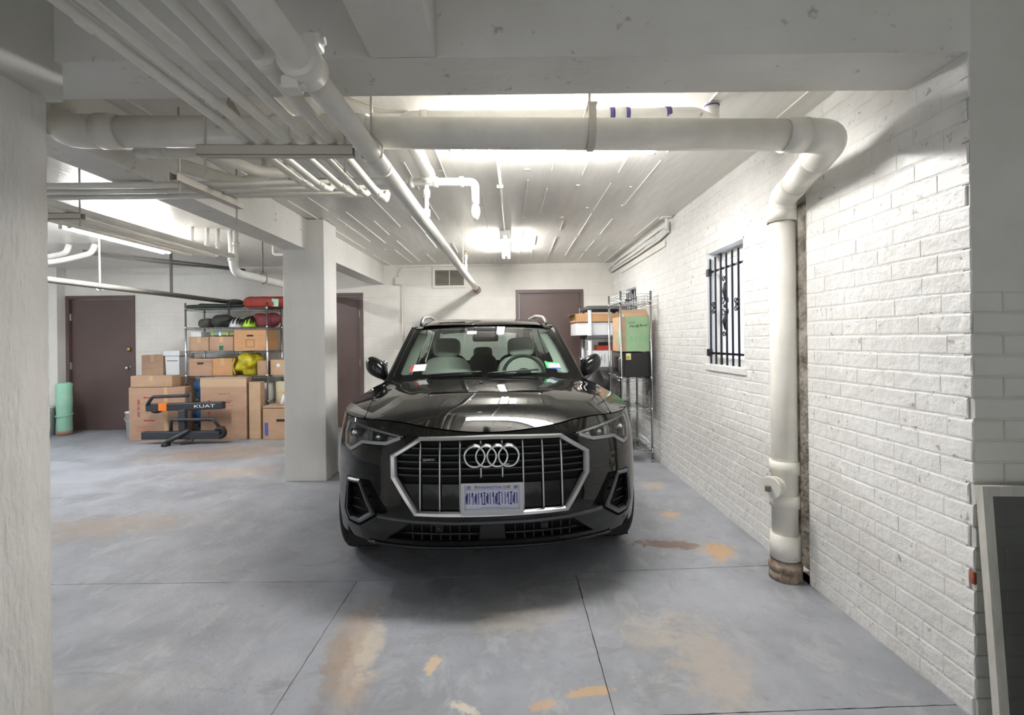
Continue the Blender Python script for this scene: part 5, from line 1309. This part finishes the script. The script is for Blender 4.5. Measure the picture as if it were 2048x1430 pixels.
# cartons standing in front of the rack
t, w, d, h = carton('moving_box', 'big flattened moving box with red arrows left of the bike rack', -5.345, -4.56, 6.55, 6.69, 0.0, 0.745, m_card[2], tape=None)
MB().box(0.10, 0.15, -d / 2 - 0.001, -d / 2 + 0.001, 0.0, h).build('tape_strip', m_tape, t)
for z in (0.60, 0.28): print_arrow(t, d, -0.19, z, 0.16, m_redink)
red_column(t, d, -0.255, 0.30, 0.60, m_redink)
for k in range(4): print_box(t, d, -0.30, 0.02 - 0.04 * (k % 2), 0.13 + 0.022 * k, 0.134 + 0.022 * k, m_redink, 'printed_line')
carton('cardboard_box', 'low carton lying on the big left moving box', -5.31, -4.73, 6.54, 6.72, 0.747, 0.905, m_card[0])
carton('cardboard_box', 'tall carton standing behind the big left moving box', -5.50, -4.90, 6.95, 7.27, 0.0, 0.855, m_card[2])
carton('cardboard_box', 'small taped carton stacked highest beside the white bin', -5.50, -5.175, 6.98, 7.26, 0.857, 1.185, m_card[0])
t = thing('plastic_bin', 'white plastic storage bin with a lid beside the rack', 'bin', (-5.035, 7.1, 0.857))
mb = MB(); q = [(-0.105, -0.13), (0.105, -0.13), (0.105, 0.13), (-0.105, 0.13)]
mb.add([(x * .92, y * .92, 0) for x, y in q] + [(x, y, 0.31) for x, y in q], [(3, 2, 1, 0), (4, 5, 6, 7)] + [(i, (i + 1) % 4, 4 + (i + 1) % 4, 4 + i) for i in range(4)]); mb.build('bin_body', m_white, t)
MB().cbox((0, 0, 0.35), (0.25, 0.30, 0.08), 0.012).build('bin_lid', m_white, t); MB().cbox((0, -0.128, 0.24), (0.16, 0.01, 0.012), 0.003).build('bin_rib', m_greypipe, t)
t, w, d, h = carton('moving_box', 'big flattened moving box with red arrows right of the bike rack', -4.345, -3.70, 6.55, 6.69, 0.0, 0.87, m_card[2], tape=None)
MB().box(-w / 2, w / 2, -d / 2 - 0.001, -d / 2 + 0.001, h - 0.13, h - 0.02).build('tape_strip', mat('clear_tape', srgb(196, 170, 140), .12), t)
for z in (0.52, 0.185): print_arrow(t, d, -0.16 + (0.12 if z > .4 else 0.06), z, 0.14, m_redink)
red_column(t, d, -0.20, 0.22, 0.53, m_redink); scribble(t, d, -0.07, 0.09, 0.64, 0.014, m_ink, 1); scribble(t, d, 0.04, 0.13, 0.545, 0.012, m_ink, 2); scribble(t, d, 0.06, 0.14, 0.475, 0.011, m_ink, 3)
t, w, d, h = carton('cardboard_box', 'narrow folded carton leaning at the right of the moving boxes', -3.675, -3.50, 6.56, 6.66, 0.0, 0.80, m_card[3], tape=None, rz=R(-6))
t, w, d, h = carton('cardboard_box', 'brown carton with a blue strip beside the column', -3.45, -3.10, 6.50, 6.85, 0.0, 0.47, m_card[0], tape=None, handle=False)
print_box(t, d, -0.15, -0.10, 0.06, 0.24, mat('blue_print', srgb(80, 92, 160), .6)); MB().cbox((0.10, -d / 2, 0.27), (0.17, 0.006, 0.035), 0.002).build('hand_hole', m_dark, t); MB().cbox((-0.02, -d / 2 - 0.001, h - 0.03), (0.30, 0.004, 0.008), 0.001).build('flap_edge', m_ink, t)
MB().lathe([(0.0, 0.15), (0.006, 0.148), (0.045, 0.0), (0.0, 0.0)], 18, Matrix.Translation((-3.22, 6.62, 0.473))).build('paper_cone', m_white, label='small white cone standing on the carton with the blue strip', cat='cone')

# hitch bike rack leaning on the moving boxes
bk = thing('bike_rack', 'black folding hitch bike rack with an orange band leaning on the boxes', 'bike rack', (-4.42, 6.32, 0.0))
m_rack = mat('black_powder_coat', srgb(42, 45, 50), 0.45); m_org = mat('orange_band', srgb(226, 120, 36), 0.5)
def RBX(x0, x1, y, z0, z1, dp_, name, m=m_rack, tilt=0.0, ch=0.012):
    return MB().cbox(((x0 + x1) / 2, y, (z0 + z1) / 2), (x1 - x0, dp_, z1 - z0), ch, Matrix.Rotation(R(tilt), 4, 'Y')).build(name, m, bk)
RBX(-0.53, 0.51, 0.06, 0.445, 0.545, 0.09, 'upper_tray', tilt=-1.2); RBX(-0.53, 0.52, -0.02, 0.07, 0.175, 0.09, 'lower_tray')
RBX(-0.345, -0.235, 0.055, 0.442, 0.545, 0.10, 'orange_band', m_org, ch=0.004)
text('KUAT', 0.058, 'tray_lettering', m_white, bk, Matrix.Translation((0.27, 0.0135, 0.50)) @ Matrix.Rotation(R(-1.2), 4, 'Y') @ FACE_CAM, 0.0004, 1.9)
RBX(-0.06, 0.03, 0.01, 0.10, 0.46, 0.07, 'centre_spine')
MB().tube([(-0.50, 0.02, 0.53), (-0.44, 0.0, 0.60), (-0.41, 0.0, 0.635), (0.06, 0.02, 0.645)], 0.022, 10, 0.04).build('upper_arm', m_rack, bk); RBX(0.06, 0.10, 0.03, 0.55, 0.68, 0.03, 'arm_ratchet', m_darksteel)
MB().tube([(-0.15, -0.03, 0.18), (-0.15, -0.03, 0.33), (0.42, -0.03, 0.33), (0.50, -0.03, 0.22)], 0.021, 10, 0.03).build('lower_arm', m_rack, bk)
MB().lathe([(0.03, -0.03), (0.075, -0.03), (0.085, -0.015), (0.085, 0.015), (0.075, 0.03), (0.03, 0.03), (0.03, -0.03)], 22, Matrix.Translation((0.51, -0.03, 0.15)) @ FACE_CAM).build('wheel_cradle', m_matt, bk)
MB().ellipsoid((-0.41, 0.06, 0.435), (0.07, 0.05, 0.03), 14, 8).build('wheel_strap', m_matt, bk)
MB().tube([(-0.16, -0.16, 0.03), (-0.05, -0.10, 0.10), (0.12, -0.06, 0.20)], 0.03, 10).build('hitch_tube', m_rack, bk)
MB().tube([(-0.13, -0.10, 0.015), (-0.13, -0.20, 0.015)], 0.03, 12).build('hitch_foot', m_matt, bk)
MB().tube([(0.0, -0.06, 0.015), (0.14, -0.05, 0.05), (0.2, -0.04, 0.12)], 0.018, 8).build('hitch_pin', m_darksteel, bk)

# by the far left door
t = thing('foam_roll', 'mint green wrapped roll standing beside the far left door', 'roll', (-6.73, 7.06, 0.0))
MB().lathe([(0.0, 0.0), (0.092, 0.0), (0.096, 0.1), (0.09, 0.3), (0.099, 0.5), (0.095, 0.7), (0.10, 0.76), (0.07, 0.785), (0.0, 0.775)], 22).build('roll_body', m_mint, t)
MB().lathe([(0.0, 0.0), (0.097, 0.0), (0.097, 0.06), (0.094, 0.065)], 22).build('roll_foot', m_card[2], t); MB().tube([(0.0995 * math.cos(a), 0.0995 * math.sin(a), 0.30 + 0.02 * math.sin(a)) for a in [2 * PI * i / 24 for i in range(25)]], 0.008, 6).build('roll_tie', m_mint, t)
def bucket(label, c, r, h, red=False):
    t = thing('bucket', label, 'bucket', c, group='white buckets'); MB().lathe([(0.0, 0.0), (r * .86, 0.0), (r, h * .95), (r * 1.05, h * .95), (r * 1.05, h), (0.0, h)], 26).build('bucket_body', m_white, t)
    MB().tube([(-r * 1.05, 0, h * .9), (-r * .8, -r * .8, h * .72), (0, -r * 1.08, h * .62), (r * .8, -r * .8, h * .72), (r * 1.05, 0, h * .9)], 0.004, 6, 0.04).build('bail_handle', m_rod, t)
    if red: MB().ellipsoid((0.05, -r * .93, h * .60), (0.085, 0.022, 0.07), 14, 8, .8).build('red_print', m_redink, t)
bucket('white bucket with a red mark beside the mint roll', (-6.99, 7.02, 0.0), 0.13, 0.43, True); bucket('white bucket half hidden behind the left moving box', (-5.44, 6.80, 0.0), 0.125, 0.38)

# right corner: chrome rack and plastic shelves
wire_rack('narrow_wire_rack', 'narrow chrome wire rack beside the brick wall holding a microwave', 1.20, 1.53, 5.12, 5.72, 1.865, (1.745, 0.91, 0.565, 0.12), (1.745, 0.565, 0.12))
mw = thing('microwave_oven', 'black microwave oven on the narrow chrome rack', 'microwave', (1.372, 5.40, 0.914))
m_mw = mat('black_steel_case', srgb(30, 30, 31), 0.4, bump=0.0003, bscale=300); m_mwd = mat('brown_black_door', srgb(56, 46, 42), 0.3)
MB().cbox((0.012, 0, 0.143), (0.285, 0.50, 0.27), 0.006).build('oven_case', m_mw, mw); MB().cbox((-0.142, 0, 0.143), (0.024, 0.49, 0.26), 0.005).build('oven_door', m_mwd, mw)
MB().tube([(-0.15, -0.20, 0.055), (-0.176, -0.20, 0.075), (-0.176, -0.20, 0.21), (-0.15, -0.20, 0.235)], 0.008, 8, 0.02).build('door_handle', m_satin, mw); MB().cbox((-0.157, 0.05, 0.143), (0.004, 0.28, 0.17), 0.002).build('door_window', m_gloss, mw)
MB().cbox((-0.085, -0.2515, 0.235), (0.055, 0.002, 0.07), 0.0005).build('energy_sticker', m_cream, mw); MB().cbox((-0.088, -0.2528, 0.225), (0.035, 0.001, 0.035), 0.0003).build('yellow_mark', m_yellow, mw)
m_greenink = mat('dark_green_ink', srgb(44, 66, 48), 0.8)
t = thing('green_box', 'open carton with a pale green front on top of the microwave', 'box', (1.368, 5.38, 1.202))
MB().cbox((0, 0.0, 0.195), (0.31, 0.44, 0.39), 0.005).build('carton_body', m_card[3], t)
MB().box(-0.105, 0.154, -0.2235, -0.2195, 0.004, 0.386).build('green_front', m_greenbox, t); MB().box(-0.1565, -0.1545, -0.20, -0.06, 0.06, 0.25).build('green_side', m_greenbox, t)
MB().add([(-0.12, -0.22, 0.388), (0.155, -0.22, 0.388), (0.155, -0.10, 0.47), (-0.15, -0.10, 0.47), (-0.12, -0.216, 0.392), (0.155, -0.216, 0.392), (0.155, -0.096, 0.474), (-0.15, -0.096, 0.474)], [(0, 1, 2, 3), (7, 6, 5, 4), (0, 4, 5, 1), (1, 5, 6, 2), (2, 6, 7, 3), (3, 7, 4, 0)]).build('flap', m_card[3], t)
scribble(t, 0.447, -0.06, 0.13, 0.272, 0.024, m_greenink, 5, 0.08, 0.006); scribble(t, 0.447, -0.075, 0.0, 0.315, 0.009, m_greenink, 6, 0.05)
for k in range(4): MB().box(-0.06 + .05 * k, -0.03 + .05 * k, -0.2245, -0.2235, 0.11, 0.17).build('green_smear', mat('darker_green', srgb(140, 184, 138), .7), t)
bt = thing('boot', 'black boot with a tan lining on the lowest wire shelf', 'boot', (1.30, 5.30, 0.124))
MB().ellipsoid((0, -0.02, 0.05), (0.05, 0.14, 0.055), 18, 10, .7).build('boot_foot', m_matt, bt); MB().tube([(0, 0.05, 0.05), (0.0, 0.06, 0.16), (-0.01, 0.07, 0.27)], [0.052, 0.05, 0.058], 14).build('boot_shaft', m_matt, bt); MB().ellipsoid((-0.012, 0.07, 0.30), (0.06, 0.06, 0.05), 14, 8).build('boot_lining', mat('tan_lining', srgb(196, 160, 118), .8, var=.5, vscale=20), bt)
# plastic shelf
ps = thing('plastic_shelf', 'grey and white plastic shelving unit in the right back corner', 'shelf', (1.30, 6.66, 0))
for sx in (-.23, .23):
    for sy in (-.31, .31): MB().tube([(sx, sy, 0.0), (sx, sy, 1.79)], 0.027, 14).build('post', m_white, ps)
for z in (1.79, 1.39, 0.96, 0.52, 0.10):
    MB().cbox((0, 0, z - 0.02), (0.54, 0.72, 0.05), 0.008).build('shelf_deck', m_grshelf, ps)
carton('white_carton', 'long white carton on the plastic shelf', 0.885, 1.50, 6.36, 6.95, 1.397, 1.575, m_white, tape=None)
t = thing('open_tray', 'open orange brown cardboard tray on the long white carton', 'box', (1.19, 6.62, 1.577))
mb = MB(); mb.box(-.32, .32, -.28, .28, 0, .004)
for a in ((-.32, .32, -.28, -.274), (-.32, .32, .274, .28), (-.32, -.314, -.28, .28), (.314, .32, -.28, .28)): mb.box(a[0], a[1], a[2], a[3], 0, .115)
mb.build('tray_body', m_card[1], t)
MB().add([(-.32, -.26, .113), (-.32, .26, .113), (-.39, .26, .095), (-.39, -.26, .095), (-.32, -.26, .117), (-.32, .26, .117), (-.39, .26, .099), (-.39, -.26, .099)], [(0, 1, 2, 3), (7, 6, 5, 4), (0, 4, 5, 1), (1, 5, 6, 2), (2, 6, 7, 3), (3, 7, 4, 0)]).build('flap', m_card[1], t)
t, w, d, h = carton('white_carton', 'white upright carton with a small black mark below the long one', 1.06, 1.36, 6.34, 6.60, 0.967, 1.19, m_white, tape=None); MB().tube([(0.02, -d / 2, 0.15), (0.0, -d / 2, 0.12), (0.025, -d / 2, 0.09)], 0.004, 6).build('black_mark', m_ink, t); print_box(t, d, 0.05, 0.056, 0.05, 0.18, m_greypipe, 'printed_line')
t = carton('red_packet', 'small red and black packets on the white upright carton', 1.16, 1.40, 6.38, 6.55, 1.192, 1.26, m_redink, tape=None)[0]
MB().cbox((0.01, 0.0, 0.09), (0.16, 0.12, 0.045), 0.006).build('dark_packet', m_black, t)
blob('black_duffel', 'black bag standing between the car mirror and the shelves', (1.08, 5.98, 0.0), (0.16, 0.20, 0.50), m_matt, 'bag', 21, .7, .25, 6)
